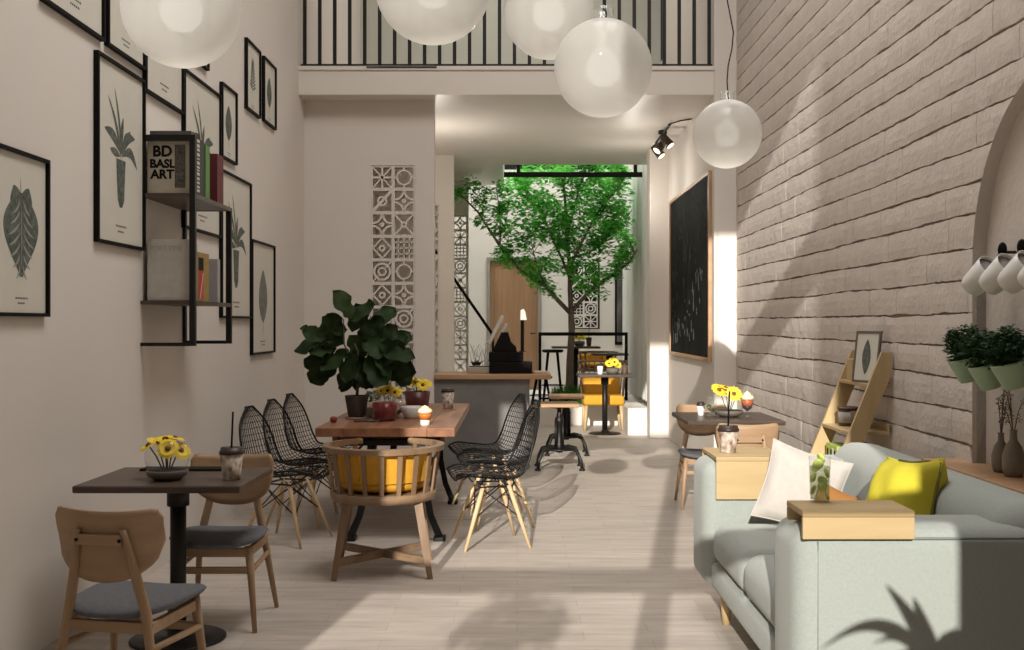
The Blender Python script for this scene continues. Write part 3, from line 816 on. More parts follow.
picture('framed print directly above the book shelf, its top hidden by the globe lamp', 6.083, 6.775, 2.77, 3.73, 'fern', M_ink2)
picture('framed print partly hidden behind the upper row of books', 6.79, 7.63, 2.06, 3.07, 'potted')
picture('framed print whose lower corner peeks out right of the hanging globe lamp', 6.85, 7.33, 3.175, 3.75, 'oval', M_ink2)
picture('small framed oval leaf print right of the books and above the tall plant print', 7.66, 8.07, 2.64, 3.178, 'oval')
picture('small framed print, left one of the high pair near the corner', 8.36, 8.81, 3.13, 3.68, 'fern')
picture('small framed print, right one of the high pair near the corner', 8.93, 9.38, 3.14, 3.68, 'oval')
picture('tall framed print of a palm in a pot, just right of the book shelf', 7.65, 8.50, 1.494, 2.557, 'potted')
picture('framed fan leaf print beside the wall corner, above the wire chairs', 8.53, 9.33, 1.204, 2.125, 'oval', M_ink2)

# ------------------------------------------------------------------ wall shelf with books
XF = -1.83; YN, YF = 6.07, 6.83
t = thing('wall_shelf', 'black metal wall shelf with two dark boards of books', 'shelf', (XL, YN, 1.326))
D = XF-XL; q = .016
m = MB()
m.bb(.001, D+q, -q, q, 1.175-q, 1.175+q); m.bb(D-q, D+q, -q, q, 0, 1.175-q); m.bb(.001, D-q, -q, q, -.001, .019)
m.build('near_frame', M_black, t)
m = MB(); W = YF-YN
m.bb(.001, D+q, W-q, W+q, .84, .86); m.bb(D-q, D+q, W-q, W+q, 0, .84); m.bb(.001, D-q, W-q, W+q, -.001, .019); m.bb(.001, .021, W-q, W+q, .019, .84)
m.build('far_frame', M_black, t)
for z in (.842, .236):
    m = MB(); m.bb(.001, D-q-.001, q+.001, W-q-.001, z, z+.022, .002); m.bb(D-q, D+q, q, W-q, z-.004, z+.020); m.bb(.001, D-q-.001, -q, q, z-.002, z+.020); m.build('shelf_board', M_darkwood, t)
ZB1, ZB2 = 1.326+.8645, 1.326+.2585
def book(label, y0, th, h, dp, col, zb, group, lean=0.0, marks=None):
    t = thing('book', label, 'book', (XL+.03, y0, zb), 0, group, rot=(lean, 0, 0))
    cm = mat('cover_%02d%02d%02d' % tuple(int(99*c) for c in col), col, .55, .08, (20, 20, 20)); b = .0025
    m = MB(); m.bb(0, dp, 0, b, 0, h); m.bb(0, dp, th-b, th, 0, h); m.bb(dp-b, dp, b, th-b, 0, h); c = m.build('cover', cm, t)
    m = MB(); m.bb(.003, dp-b-.0005, b, th-b, .003, h-.003); m.build('pages', M_paper, t)
    if marks: marks(c, dp, th, h)
    return t
GU, GL = 'books on the upper shelf', 'books on the lower shelf'
FR = Matrix(((1, 0, 0, 0), (0, 0, 1, 0), (0, 1, 0, 0), (0, 0, 0, 1)))     # text plane facing the camera (-Y)
def cover_art(c, dp, th, h):
    for s, zz, sz in (('BD', .235, .085), ('BASL', .165, .066), ('ART', .105, .070)):
        m = MB(); m.text(s, sz, fat=.003, M=Matrix.Translation((.085, -.0012, zz)) @ Matrix(((1, 0, 0, 0), (0, 0, -1, 0), (0, 1, 0, 0), (0, 0, 0, 1)))); m.build('cover_lettering', M_frame, c)
    m = MB(); m.bb(.155, .215, -.0015, 0, .03, .275); m.build('cover_picture', mat('cover_photo', (.04, .036, .033), .6, scale=(50, 50, 50), col2=(.16, .14, .125)), c)
def cover_title(c, dp, th, h):
    m = MB(); m.text('PORT TIME', .038, Matrix.Translation((.105, -.0012, h-.052)) @ Matrix(((1, 0, 0, 0), (0, 0, -1, 0), (0, 1, 0, 0), (0, 0, 0, 1)))); m.build('cover_lettering', mat('title_ink', (.36, .32, .29), .8), c)
def spine_marks(c, dp, th, h):
    m = MB(); z = .03
    while z < h-.04:
        l = random.uniform(.008, .02); m.bb(dp, dp+.0012, th*.2, th*.8, z, z+l); z += l+random.uniform(.006, .012)
    m.build('spine_lettering', M_paper, c)
book('pale book with bold black cover lettering facing out on the upper shelf', 6.085, .035, .325, .235, (.50, .44, .35), ZB1, GU, 0, cover_art)
book('dark grey book with pale spine lettering, second on the upper shelf', 6.125, .11, .36, .235, (.09, .08, .075), ZB1, GU, 0, spine_marks)
book('black book with pale spine lettering beside the grey one, upper shelf', 6.24, .08, .37, .23, (.02, .02, .02), ZB1, GU, 0, spine_marks)
book('plain dark olive book left of the bright green book', 6.325, .10, .345, .225, (.045, .042, .035), ZB1, GU)
book('bright green book on the upper shelf', 6.43, .085, .33, .23, (.10, .24, .06), ZB1, GU)
book('pale edged slim book between the green and the red book', 6.52, .03, .29, .22, (.35, .34, .29), ZB1, GU)
book('thick dark red book at the far end of the upper shelf', 6.66, .14, .315, .235, (.115, .018, .02), ZB1, GU)
book('large white book titled across the top of its cover, lower shelf', 6.085, .04, .345, .235, (.52, .49, .44), ZB2, GL, 0, cover_title)
book('slim green book behind the large white book', 6.13, .06, .34, .235, (.09, .10, .05), ZB2, GL)
book('slim cream book behind the green one on the lower shelf', 6.195, .05, .33, .235, (.42, .36, .22), ZB2, GL)
def red_front(c, dp, th, h):
    m = MB(); m.add([(dp+.001, .02, .01), (dp+.001, .11, .17), (dp+.001, .11, .18), (dp+.001, .01, .18)], [[0, 1, 2, 3]]); m.bb(dp, dp+.0012, .01, .105, .01, .175); m.build('red_panel', mat('red_panel', (.42, .03, .025), .5), c)
    m = MB(); m.bb(dp, dp+.0012, .01, .105, .18, .255); m.build('dark_panel', M_frame, c)
    m = MB(); m.add([(dp+.002, .025, .01), (dp+.002, .04, .01), (dp+.002, .105, .165), (dp+.002, .092, .165)], [[0, 1, 2, 3]]); m.build('pale_stripe', M_paper, c)
book('mustard book with a red and black panel on its spine, lower shelf', 6.26, .22, .285, .235, (.30, .20, .05), ZB2, GL, 0, red_front)
book('slim pale grey book at the far end of the lower shelf', 6.70, .06, .27, .225, (.40, .38, .37), ZB2, GL)

# ------------------------------------------------------------------ globe pendant lamps
M_globe = glass('milky_globe', (.96, .95, .92), .25, .72, (.64, .625, .60))
M_inner = glass('inner_diffuser', (.98, .97, .94), .1, .62, (.92, .88, .80))
def wavy(x, y, z0, z1, amp, n=22, ph=0):
    return [(x+amp*math.sin(i*1.05+ph)*(.4+.6*math.sin(i*.37)**2), y+amp*.6*math.cos(i*.8+ph), z0+(z1-z0)*i/n) for i in range(n+1)]
def pendant(label, x, y, z, r, power, ph=0):
    t = thing('globe_pendant', label, 'lamp', (x, y, z), 0, 'hanging glass globe lamps')
    m = MB(); pr = [(r*math.sin(PI*i/28), -r*math.cos(PI*i/28)) for i in range(0, 27)]
    m.lathe(pr[:], 40)
    m.f = m.f[:-1]; m.s = m.s[:-1]; m.mi = m.mi[:-1]
    m.build('glass_globe', M_globe, t)
    zt = -r*math.cos(PI*26/28)
    m = MB(); rr = r*math.sin(PI*26/28); m.lathe([(rr, zt-.003), (rr+.004, zt+.002), (rr*.95, zt+.05), (rr*.9, zt+.05), (rr*.9, zt)], 24); m.build('glass_neck', M_glass, t)
    m = MB(); m.lathe([(.0, -.075), (.04, -.068), (.066, -.035), (.07, 0), (.06, .04), (.03, .075), (.022, .09)], 24); m.build('bulb', glow('bulb_glow', (1.0, .95, .87), .85), t)
    m = MB(); m.lathe([(.022, .085), (.024, .09), (.024, .14), (.012, .15)], 16); m.build('socket', M_porc, t)
    m = MB(); m.tube([(0, 0, .145), (.01, 0, zt)]+[(a, b, c) for a, b, c in wavy(0.012, 0, zt+.02, ZT-z, .028, 46, ph)], .0042, 6); m.build('cord', M_frame, t)
    m = MB(); m.tube([(.02+.085*math.cos(a*.42)*(1-.02*a), .03*math.sin(a*.3), -.15+.015*a) for a in range(20)], .0022, 5); m.build('loose_wire', M_frame, t)
    l = bpy.data.lights.new('globe_light', 'POINT'); l.energy = power; l.color = (1, .91, .78); l.shadow_soft_size = .07
    lo = bpy.data.objects.new('globe_light', l); C.objects.link(lo); lo.parent = t; lo.location = (0, 0, -.12)
    lo['label'] = 'globe light'
    return t
pendant('large glass globe pendant hanging in front of the framed prints', -1.118, 3.58, 2.50, .194, .5, 0)
pendant('glass globe pendant cut by the top edge before the balcony, left of the middle', -.29, 3.70, 2.615, .200, .45, 1)
pendant('glass globe pendant highest of all, only its lower rim in view', .140, 4.70, 2.81, .200, .45, 2.2)
pendant('glass globe pendant hanging whole before the balcony edge', .352, 4.40, 2.497, .200, .5, 3.1)
pendant('warm glass globe pendant hanging beside the brick wall', 1.232, 6.30, 2.563, .200, 1.0, 4.0)

# ------------------------------------------------------------------ chalkboard
t = thing('chalkboard', 'tall black chalkboard with a wooden frame on the right wall', 'chalkboard', (1.915, 11.92, 2.02))
m = MB(); w, h = 2.72, 1.88; f = .035
m.bb(-.035, -.001, -w/2, -w/2+f, -h/2, h/2); m.bb(-.035, -.001, w/2-f, w/2, -h/2, h/2); m.bb(-.035, -.001, -w/2+f, w/2-f, -h/2, -h/2+f); m.bb(-.035, -.001, -w/2+f, w/2-f, h/2-f, h/2)
m.build('frame', M_counter, t)
M_chalk = mat('chalk_slate', (.006, .0065, .006), .85, scale=(1, 5, 1.6), col2=(.018, .020, .018), detail=8.0, spec=.08)
m = MB(); m.bb(-.02, -.001, -w/2+f, w/2-f, -h/2+f, h/2-f); s = m.build('slate', M_chalk, t)
m = MB()
for i in range(95):
    y = random.uniform(-w/2+.15, w/2-.2); z = random.uniform(-h/2+.12, h/2-.15); l = random.uniform(.03, .16)
    k = random.randint(4, 7); a0 = random.uniform(0, 6)
    m.tube([(-.0212, y+l*.5*math.sin(a0+j*1.1)*(.4+.2*j/k), z+l*.6*math.cos(a0+j*.9)) for j in range(k)], .004, 4)
m.build('chalk_marks', mat('chalk', (.050, .053, .051), .9), s)  # random chalk strokes, no readable letters

# ------------------------------------------------------------------ ceiling spot track
t = thing('spot_track', 'ceiling track with three dark swivel spotlights near the chalkboard', 'lamp', (1.68, 12.4, ZS0))
m = MB(); m.bb(-.012, .012, -.62, .62, -.05, -.03, .003); m.tube([(0, 0, 0), (0, 0, -.04)], .05, 16); m.tube([(-.02, -.6, -.04), (.10, -.72, -.02), (.22, -.74, -.004)], .008, 6); m.build('track', M_black, t)
for i, y in enumerate((-.25, .12, .5)):
    s = MB(); s.tube([(0, y, -.05), (0, y, -.11)], .01, 8)
    d = Vector((-.45 if i % 2 else .4, -.2, -.55)).normalized(); p = Vector((0, y, -.15))
    s.tube([p-d*.07, p+d*.02, p+d*.09], [.042, .05, .056], 14); h = s.build('spot_head', mat('bronze', (.06, .045, .035), .3, metal=.7), t)
    g = MB(); g.tube([p+d*.0905, p+d*.092], .048, 14); g.build('lens', glow('spot_glow', (1, .86, .66), 2.0), h)

# ------------------------------------------------------------------ counter
CZ = .90
t = thing('service_counter', 'grey concrete service counter behind the long table', 'counter', (-.36, 11.0, 0))
m = MB(); m.bb(-.464, .475, -.28, .28, 0, CZ, .004); m.build('body', M_conc, t)
m = MB(); m.bb(.476, .485, -.27, .27, 0.02, CZ-.01); m.build('end_panel', M_conc, t)
m = MB(); m.bb(-.464, .70, -.33, .33, 0, .05, .005); o = m.build('countertop', M_counter); o.location = (-.36, 11.0, CZ); tag(o, 'long light wooden top lying on the concrete counter', 'countertop')
CT = CZ+.05
t = thing('cash_register', 'black cash register of stacked boxes with two tilted pale screens on the counter', 'cash register', (-.06, 11.0, CT))
m = MB(); m.bb(-.22, .215, -.17, .17, 0, .115, .008); m.build('drawer_box', M_frame, t)
m = MB(); m.bb(-.225, .125, -.15, .15, .116, .215, .008); m.build('upper_box', M_frame, t)
m = MB(); m.prism([(-.18, 0), (.06, 0), (.05, .05), (0, .10), (-.03, .20), (-.10, .20), (-.17, .05)], .22, TR((0, .11, .216), (R(90), 0, 0))); m.build('stand', M_frame, t)
m = MB(); m.box((-.155, 0, .44), (.04, .24, .32), .008, (0, R(27), 0)); m.build('screen', mat('screen_back', (.58, .55, .51), .4), t)
m = MB(); m.box((-.085, -.02, .43), (.032, .14, .17), .006, (0, R(27), 0)); m.build('customer_screen', mat('screen_back', (.58, .55, .51), .4), t)
t = thing('counter_lamp', 'slim black counter lamp with a small glowing white head', 'lamp', (.055, 11.02, CT+.216), rz=0)
m = MB(); m.bb(-.018, .018, -.015, .015, 0, .33, .004); m.bb(-.035, .035, -.03, .03, 0, .008, .003); m.build('stem', M_frame, t)
m = MB(); m.prism([(-.02, .325), (.045, .325), (.03, .41), (.012, .44), (-.018, .425)], .05, TR((0, .025, 0), (R(90), 0, 0))); m.build('lamp_head', glow('counter_lamp_glow', (1, .9, .76), 1.1), t)
m = MB(); m.bb(-.07, .07, -.05, .05, 0, .022, .005); o = m.build('card_stack', mat('pale_card', (.55, .43, .29), .6)); o.location = (.235, 10.98, CT); tag(o, 'small pale stack of cards at the right end of the counter', 'cards')
t = thing('planter_tray', 'low pale planter tray with dry twigs on the counter', 'planter', (-.375, 10.95, CT))
m = MB(); m.bb(-.13, .12, -.07, .07, 0, .065, .008); m.build('tray', mat('pale_stone', (.42, .36, .29), .7), t)
m = MB(); m.bb(-.11, .10, -.055, .055, .0655, .072); m.build('soil', M_soil, t)
m = MB()
for i in range(14):
    a = random.uniform(-1, 1); x = random.uniform(-.08, .08); h = random.uniform(.12, .30)
    pts = [(x, 0, .07), (x+a*.03, .01, .07+h*.5), (x+a*.09, random.uniform(-.05, .05), .07+h)]
    m.tube(pts, [.003, .0022, .0012], 4)
    m.tube([pts[1], (pts[1][0]-a*.05, 0, .07+h*.8)], .0014, 4)
m.build('twigs', M_bark, t)
m = MB()
for i in range(26):
    a = random.uniform(0, 6.28); x = random.uniform(-.08, .0); l = random.uniform(.03, .07)
    m.add([(x, 0, .073), (x+.02*math.cos(a+1.2), .02*math.sin(a+1.2), .073+l*.6), (x+l*math.cos(a), l*math.sin(a), .073+l), (x+.02*math.cos(a-.5), .02*math.sin(a-.5), .073+l*.5)], [[0, 1, 2, 3]])
m.build('leaves', M_box, t)

# stair handrail left of the door
t = thing('stair_handrail', 'sloping black handrail behind the counter', 'handrail', (-.33, 14.75, 0))
m = MB(); m.tube([(-1.0, 0, 2.75), (0, 0, 1.30)], .022, 8); m.build('rail', M_frame, t)
for x in (0, -.97):
    m = MB(); m.bb(x-.016, x+.016, -.016, .016, 0, 1.32 if x == 0 else 2.68); m.build('post', M_frame, t)

# ------------------------------------------------------------------ courtyard: railing, stools, tables
t = thing('platform_railing', 'black metal rail along the raised platform around the tree', 'railing', (0, 15.55, .26))
m = MB(); m.bb(.31, 1.60, -.022, .022, 1.02, 1.07); m.build('top_rail', M_frame, t)
m = MB(); m.bb(.31, .352, -.02, .02, 0, 1.02); m.build('post', M_frame, t)
m = MB(); m.bb(1.56, 1.60, -.02, .02, 0, 1.02); m.build('post', M_frame, t)
m = MB(); m.bb(.352, 1.56, -.018, .018, .10, .13); m.build('bottom_rail', M_frame, t)
def stool(label, loc, h):
    t = thing('bar_stool', label, 'stool', loc, 0, 'black bar stools on the platform')
    m = MB(); m.lathe([(.0, h-.045), (.14, h-.045), (.165, h-.03), (.165, h-.008), (.15, h), (.0, h)], 24); m.build('seat', M_frame, t)
    for a in (45, 135, 225, 315):
        c, s = math.cos(R(a)), math.sin(R(a)); m = MB(); m.tube([(.10*c, .10*s, h-.045), (.20*c, .20*s, 0)], [.020, .015], 8); m.build('leg', M_frame, t)
    m = MB(); m.tube([(.168*math.cos(R(a)), .168*math.sin(R(a)), h*.32) for a in range(0, 360, 30)], .008, 6, True); m.build('foot_ring', M_frame, t)
stool('black bar stool with splayed legs on the platform left of the tree', (.545, 16.42, .26), .80)
stool('lower black stool half hidden behind the right end of the counter', (.36, 15.92, .26), .42)
t = bistro('dark high table on the platform behind the tree', (.92, 16.9, .26), .75, .5, .84, M_darkwood)
t = bistro('second dark table on the platform, right of the tree', (1.42, 16.55, .26), .55, .5, .74, M_darkwood)
# curtain
def cur(u, v):
    y = 14.1+4.5*u; return (1.87+.045*math.sin(u*90)+.02*math.sin(u*37), y, .358+3.55*v)
m = MB(); m.sheet(cur, 260, 6); o = m.build('curtain', leafmat('sheer_curtain', srgb(226, 226, 220), srgb(234, 233, 228), .12, 2)); tag(o, 'pale pleated curtain along the right side of the courtyard', 'curtain')
t = thing('framed_print', 'narrow dark framed picture on the back wall beside the curtain', 'picture', (1.86, 19.5, 1.81))
m = MB(); m.bb(-.085, .085, -.03, -.001, -.74, .74, .004); m.build('frame', M_frame, t)
m = MB(); m.bb(-.05, .05, -.034, -.03, -.68, .68); m.build('picture', mat('dark_picture', (.02, .02, .02), .5, scale=(5, 5, 2.5), col2=(.16, .15, .14)), t)
# steel beam across the skylight
t = thing('skylight_beam', 'black steel beam crossing the open skylight above the tree', 'beam', (0, 15.62, 3.585))
m = MB(); m.bb(-.19, 1.94, -.03, .03, 0, .07, .004); m.build('beam', M_frame, t)
for x in (.02, 1.72):
    m = MB(); m.bb(x-.025, x+.025, -.03, .03, .07, .75, .003); m.build('strut', M_frame, t)
# ------------------------------------------------------------------ courtyard tree
def twig_leaves(m, c, n, rad, size, flat=.6):
    for i in range(n):
        d = Vector((random.gauss(0, 1), random.gauss(0, 1), random.gauss(0, 1))).normalized()*rad*random.random()**.5
        p = Vector(c)+Vector((d.x, d.y, d.z)); a = random.uniform(0, 2*PI); e = random.uniform(-.6, .5)
        u = Vector((math.cos(a)*math.cos(e), math.sin(a)*math.cos(e), math.sin(e))); w = u.cross(Vector((random.uniform(-.5, .5), random.uniform(-.5, .5), 1))).normalized()
        s = size*random.uniform(.7, 1.25)
        k = u.cross(w)*s*.10
        m.add([p, p+u*s*.45+w*s*.26-k, p+u*s, p+u*s*.45-w*s*.26-k], [[0, 1, 2, 3]])
def PX(x, y, Y): return Vector(((x-517)*Y/F, Y, EYE-(y-324)*Y/F))
t = thing('courtyard_tree', 'slender tree with bright green leaves growing in the courtyard', 'tree', (.80, 16.5, .26))
T0 = Matrix.Translation((-.80, -16.5, -.26))
trunk = MB(); trunk.M = T0
limbs = [
    ([(568, 401, 16.5), (570, 360, 16.5), (572, 325, 16.5), (571, 308, 16.5)], .066, .044),
    ([(571, 312, 16.5), (590, 291, 16.4), (614, 274, 16.3), (630, 262, 16.0), (637, 250, 15.6)], .034, .010),
    ([(571, 314, 16.5), (545, 286, 16.3), (520, 270, 16.2), (500, 246, 16.1), (478, 212, 16.0), (456, 190, 15.9)], .036, .010),
    ([(571, 308, 16.5), (570, 270, 16.5), (566, 220, 16.6), (563, 180, 16.7), (561, 145, 16.8)], .042, .012),
    ([(570, 268, 16.5), (584, 238, 16.5), (602, 206, 16.4), (618, 188, 16.3), (628, 172, 16.2)], .024, .008),
    ([(570, 278, 16.5), (556, 246, 16.6), (542, 214, 16.7), (524, 196, 16.8), (512, 178, 16.9)], .022, .007),
    ([(571, 258, 16.5), (590, 252, 16.6), (616, 235, 16.7), (632, 210, 16.8)], .018, .007),
    ([(567, 240, 16.5), (575, 205, 16.4), (584, 175, 16.3), (590, 150, 16.2)], .018, .007),
    ([(500, 246, 16.1), (500, 218, 16.1), (496, 186, 16.1)], .014, .006),
    ([(545, 286, 16.3), (536, 262, 16.4), (530, 236, 16.4)], .012, .006),
]
tips = []
for pts, r0, r1 in limbs:
    P = [PX(*p) for p in pts]; k = len(P); Q = []
    for i in range(k-1):
        for f in (0, .5):
            q = P[i].lerp(P[i+1], f); Q.append(q+Vector((random.uniform(-.012, .012), random.uniform(-.02, .02), 0)) if f else q)
    Q.append(P[-1]); n = len(Q)
    trunk.tube(Q, [r0+(r1-r0)*i/(n-1) for i in range(n)], 8)
    if r0 < .06: tips.append((Q, r0))
fol = MB(); fol.M = T0
for Q, r0 in tips:
    for i in range(2, len(Q)):
        for k in range(4):
            b = Q[i-1].lerp(Q[i], random.random()); d = Vector((random.uniform(-1, 1), random.uniform(-1, 1), random.uniform(-.1, 1.1)))*random.uniform(.18, .42)
            e = b+d
            if e.x > 1.6: e.x = 1.55
            if e.z > 3.6 and e.y < 15.3: continue
            if e.x < -.2 and e.z > 3.58: e.z = 3.5
            trunk.tube([b, b.lerp(e, .5)+Vector((0, 0, .03)), e], [.006, .004, .002], 4)
            for q, nn in ((b.lerp(e, .45), 8), (b.lerp(e, .75), 12), (e, 16)): twig_leaves(fol, q, nn, .11, .095)
# dense crown towards the skylight
for i in range(170):
    x = random.uniform(510, 628); y = random.uniform(166, 262)
    if abs(x-572)/70+max(0, y-200)/85 > 1.0: continue
    c = PX(x, y, random.uniform(16.0, 17.2)); twig_leaves(fol, c, 24, .14, .10)
for i in range(12):
    c = PX(random.uniform(520, 556), random.uniform(250, 280), random.uniform(16.1, 16.6)); twig_leaves(fol, c, 18, .10, .075)
for i in range(10):
    c = PX(random.uniform(618, 628), random.uniform(205, 258), random.uniform(15.9, 16.4)); twig_leaves(fol, c, 18, .09, .075)
for i in range(9):
    c = PX(random.uniform(596, 616), random.uniform(225, 285), random.uniform(16.1, 16.6)); twig_leaves(fol, c, 16, .09, .075)
trunk.build('trunk', M_bark, t)
fol.build('foliage', M_tree, t)
g = MB()
for i in range(420):
    a = random.uniform(0, 6.28); r = .30*random.random()**.5; x, y = r*math.cos(a), r*math.sin(a)*.6; h = random.uniform(.14, .30); dx, dy = random.gauss(0, .06), random.gauss(0, .06)
    g.add([(x-.006, y, 0), (x+.006, y, 0), (x+dx*.6+.004, y+dy*.6, h*.7), (x+dx, y+dy, h), (x+dx*.6-.004, y+dy*.6, h*.7)], [[0, 1, 2, 3, 4]])
o = g.build('grass', M_grass); o.location = (.80, 16.16, .26); tag(o, 'tuft of green grass at the foot of the courtyard tree', 'grass', None, 'stuff')

# ------------------------------------------------------------------ fiddle leaf fig on the long table
TT = .75
t = thing('potted_fig', 'fiddle leaf fig in a ribbed dark pot on the long table', 'plant', (-1.185, 7.95, TT))
m = MB(); m.lathe([(.0, .0), (.085, .0), (.085, .012), (.06, .014), (.0, .014)], 28); m.build('saucer', mat('clay_saucer', (.26, .17, .13), .7), t)
m = MB(); m.lathe([(.0, .0145), (.055, .0145), (.062, .03), (.083, .165), (.083, .172), (.074, .172), (.070, .15), (.0, .15)], 40, flute=.05); m.build('pot', mat('dark_bark_pot', (.06, .042, .034), .8, .3, (40, 40, 6), bump=.3), t)
m = MB(); m.lathe([(.0, .151), (.068, .151), (.068, .156), (.0, .158)], 20); m.build('soil', M_soil, t)
st = MB(); lf = MB()
def fig_leaf(base, dirv, L, Wd, roll, curl):
    d = Vector(dirv).normalized(); nrm = Vector((random.uniform(-.8, .8), -1, random.uniform(-.2, 1.3)))
    sd2 = d.cross(nrm).normalized(); n2 = sd2.cross(d)
    if n2.y > 0: n2 = -n2
    def fn(u, v):
        s = 2*v-1
        w = Wd*(.46*max(0, math.sin(PI*min(1, u*1.0)))**.55*(.62+.55*u) + .07*math.sin(PI*u*2.2)**2)
        w *= 1+.08*math.sin(u*21+s*3)
        if u < .02 or u > .985: w *= .2
        p = Vector(base)+d*(u*L)+sd2*(s*w)+n2*(-curl*u*u*L+.10*abs(s)**1.5*Wd+.012*math.sin(13*u)*s)
        return p
    lf.sheet(fn, 12, 6)
stem_pts = [(0, 0, .15), (.008, 0, .26), (-.004, .01, .36), (.012, 0, .48), (.0, 0, .60)]
st.tube(stem_pts, [.013, .011, .010, .009, .006], 8)
br = [((0, 0, .28), (-.16, .02, .46), (-.30, .0, .62)), ((0, 0, .30), (.14, -.03, .45), (.27, .02, .55)), ((.01, 0, .42), (.04, .05, .60), (.10, .03, .76)), ((.0, 0, .36), (-.08, -.08, .55), (-.09, -.05, .74)), ((0, 0, .33), (.10, .10, .42), (.24, .12, .42)), ((0, 0, .33), (-.12, .10, .40), (-.26, .1, .46)), ((.0, 0, .40), (.03, -.14, .50), (.02, -.24, .56))]
for b in br: st.tube(b, [.008, .006, .004], 6)
st.build('stem', M_bark, t)
def L3(bx, bz, dx, dz, L, W, by=None, dy=None): fig_leaf((bx, random.uniform(-.1, .05) if by is None else by, bz), (dx, random.uniform(-.5, .1) if dy is None else dy, dz), L, W, random.uniform(-.5, .5), random.uniform(.0, .35))
# (position, direction) of leaves read off the plant: x across, z up
spec = [(-.03, .74, -.35, .9, .24, .20), (-.03, .72, .55, .35, .25, .21), (-.06, .66, -.9, .05, .22, .19), (.10, .66, .55, .65, .24, .18), (.12, .60, .7, .1, .20, .18),
        (-.20, .60, -.8, .25, .18, .15), (-.24, .56, -.8, -.25, .22, .18), (-.30, .64, -.9, .35, .10, .09), (.16, .52, .8, .45, .22, .18), (.20, .48, .9, .1, .24, .18), (.24, .50, .6, .7, .20, .17),
        (-.05, .50, -.7, -.5, .26, .22), (-.10, .46, -.7, -.6, .27, .21), (-.18, .42, -.6, -.65, .22, .20), (-.02, .42, -.35, -.9, .24, .20), (.03, .46, .35, -.85, .26, .22), (.08, .44, .6, -.65, .26, .22), (.14, .44, .75, -.5, .24, .20), (.20, .44, .85, -.4, .24, .19), (.24, .40, .9, -.25, .22, .18),
        (.26, .36, .8, -.65, .18, .17), (-.02, .36, -.55, -.75, .18, .17), (-.14, .52, -.95, -.05, .22, .18), (.02, .56, .2, .2, .22, .20), (.05, .58, .6, -.3, .22, .2), (-.08, .56, -.6, .3, .22, .19), (-.16, .50, -.8, .1, .16, .14), (.10, .50, .3, -.5, .22, .2), (.0, .50, -.2, -.6, .24, .2), (.04, .66, -.1, .6, .20, .18), (-.10, .62, -.5, .55, .2, .17), (.06, .40, .2, -.95, .18, .18), (-.22, .48, -.75, -.5, .2, .17), (.18, .56, .5, -.2, .2, .18), (-.04, .62, .3, -.4, .2, .18)]
for i in range(12):
    a = random.uniform(0, 2*PI); spec.append((.15*math.cos(a), .52+.12*math.sin(a), math.cos(a)+random.uniform(-.5, .5), math.sin(a)+random.uniform(-.6, .4), random.uniform(.15, .21), random.uniform(.13, .17)))
for s in spec: L3(s[0]*1.04, s[1], s[2], s[3], s[4], s[5]*.88)
lf.build('foliage', M_fig, t)

# ------------------------------------------------------------------ small things: helpers
def daisy(m, mc, c, r, tilt, az, n=13):
    Mx = TR(c, (0, 0, az)) @ TR((0, 0, 0), (tilt, 0, 0))
    for k in range(2):
        for i in range(n):
            a = 2*PI*(i+k*.5)/n; rr = r*(1-.12*k); ca, sa = math.cos(a), math.sin(a); w = r*.2
            P = lambda f, s, z: (ca*rr*f-sa*s, sa*rr*f+ca*s, z)
            m.add([P(.2, -w*.5, .002*k), P(.2, w*.5, .002*k), P(.7, w, .006+.003*k), P(1, 0, .001+.002*k), P(.7, -w, .006+.003*k)], [[0, 1, 2, 3, 4]], False, Mx)
    mc.lathe([(.0, .0), (r*.26, .004), (r*.2, .012), (.0, .016)], 12, (0, 0, 0), Mx)
def flowers(t, spots, base, r, tilts):
    pm, cm, sm = MB(), MB(), MB()
    for i, (x, y, z) in enumerate(spots):
        daisy(pm, cm, (x, y, z), r*random.uniform(.9, 1.15), tilts[i % len(tilts)][0], tilts[i % len(tilts)][1])
        bx, by, bz = base[0]+x*.25, base[1]+y*.25, base[2]
        sm.tube([(bx, by, bz), ((bx+x)/2, (by+y)/2, (bz+z)/2+.01), (x, y, z)], .0035, 6)
    sm.build('stems', M_frame if r < 0 else M_stemg, t); pm.build('petals', M_petal, t); cm.build('flower_discs', M_ctr, t)
def cup(label, loc, r, h, straw=False, group='printed paper cups', dome=False, mtl=None):
    t = thing('paper_cup', label, 'cup', loc, 0, group)
    m = MB(); m.lathe([(.0, .0), (r*.72, .0), (r*.74, .006), (r, h), (r*.95, h), (r*.70, .008), (.0, .008)], 28); m.build('cup', mtl or M_kraft, t)
    m = MB(); m.lathe([(r*.3, h+.001), (r*1.05, h+.001), (r*1.08, h+.012), (r*1.0, h+.016), (r*.92, h+.03), (r*.5, h+.03), (.0, h+.028)], 28); m.build('lid', M_coffee, t)
    if straw:
        m = MB(); m.tube([(0, 0, h+.029), (.006, .0, h+straw)], .0045, 8); m.build('straw', M_frame, t)
    return t

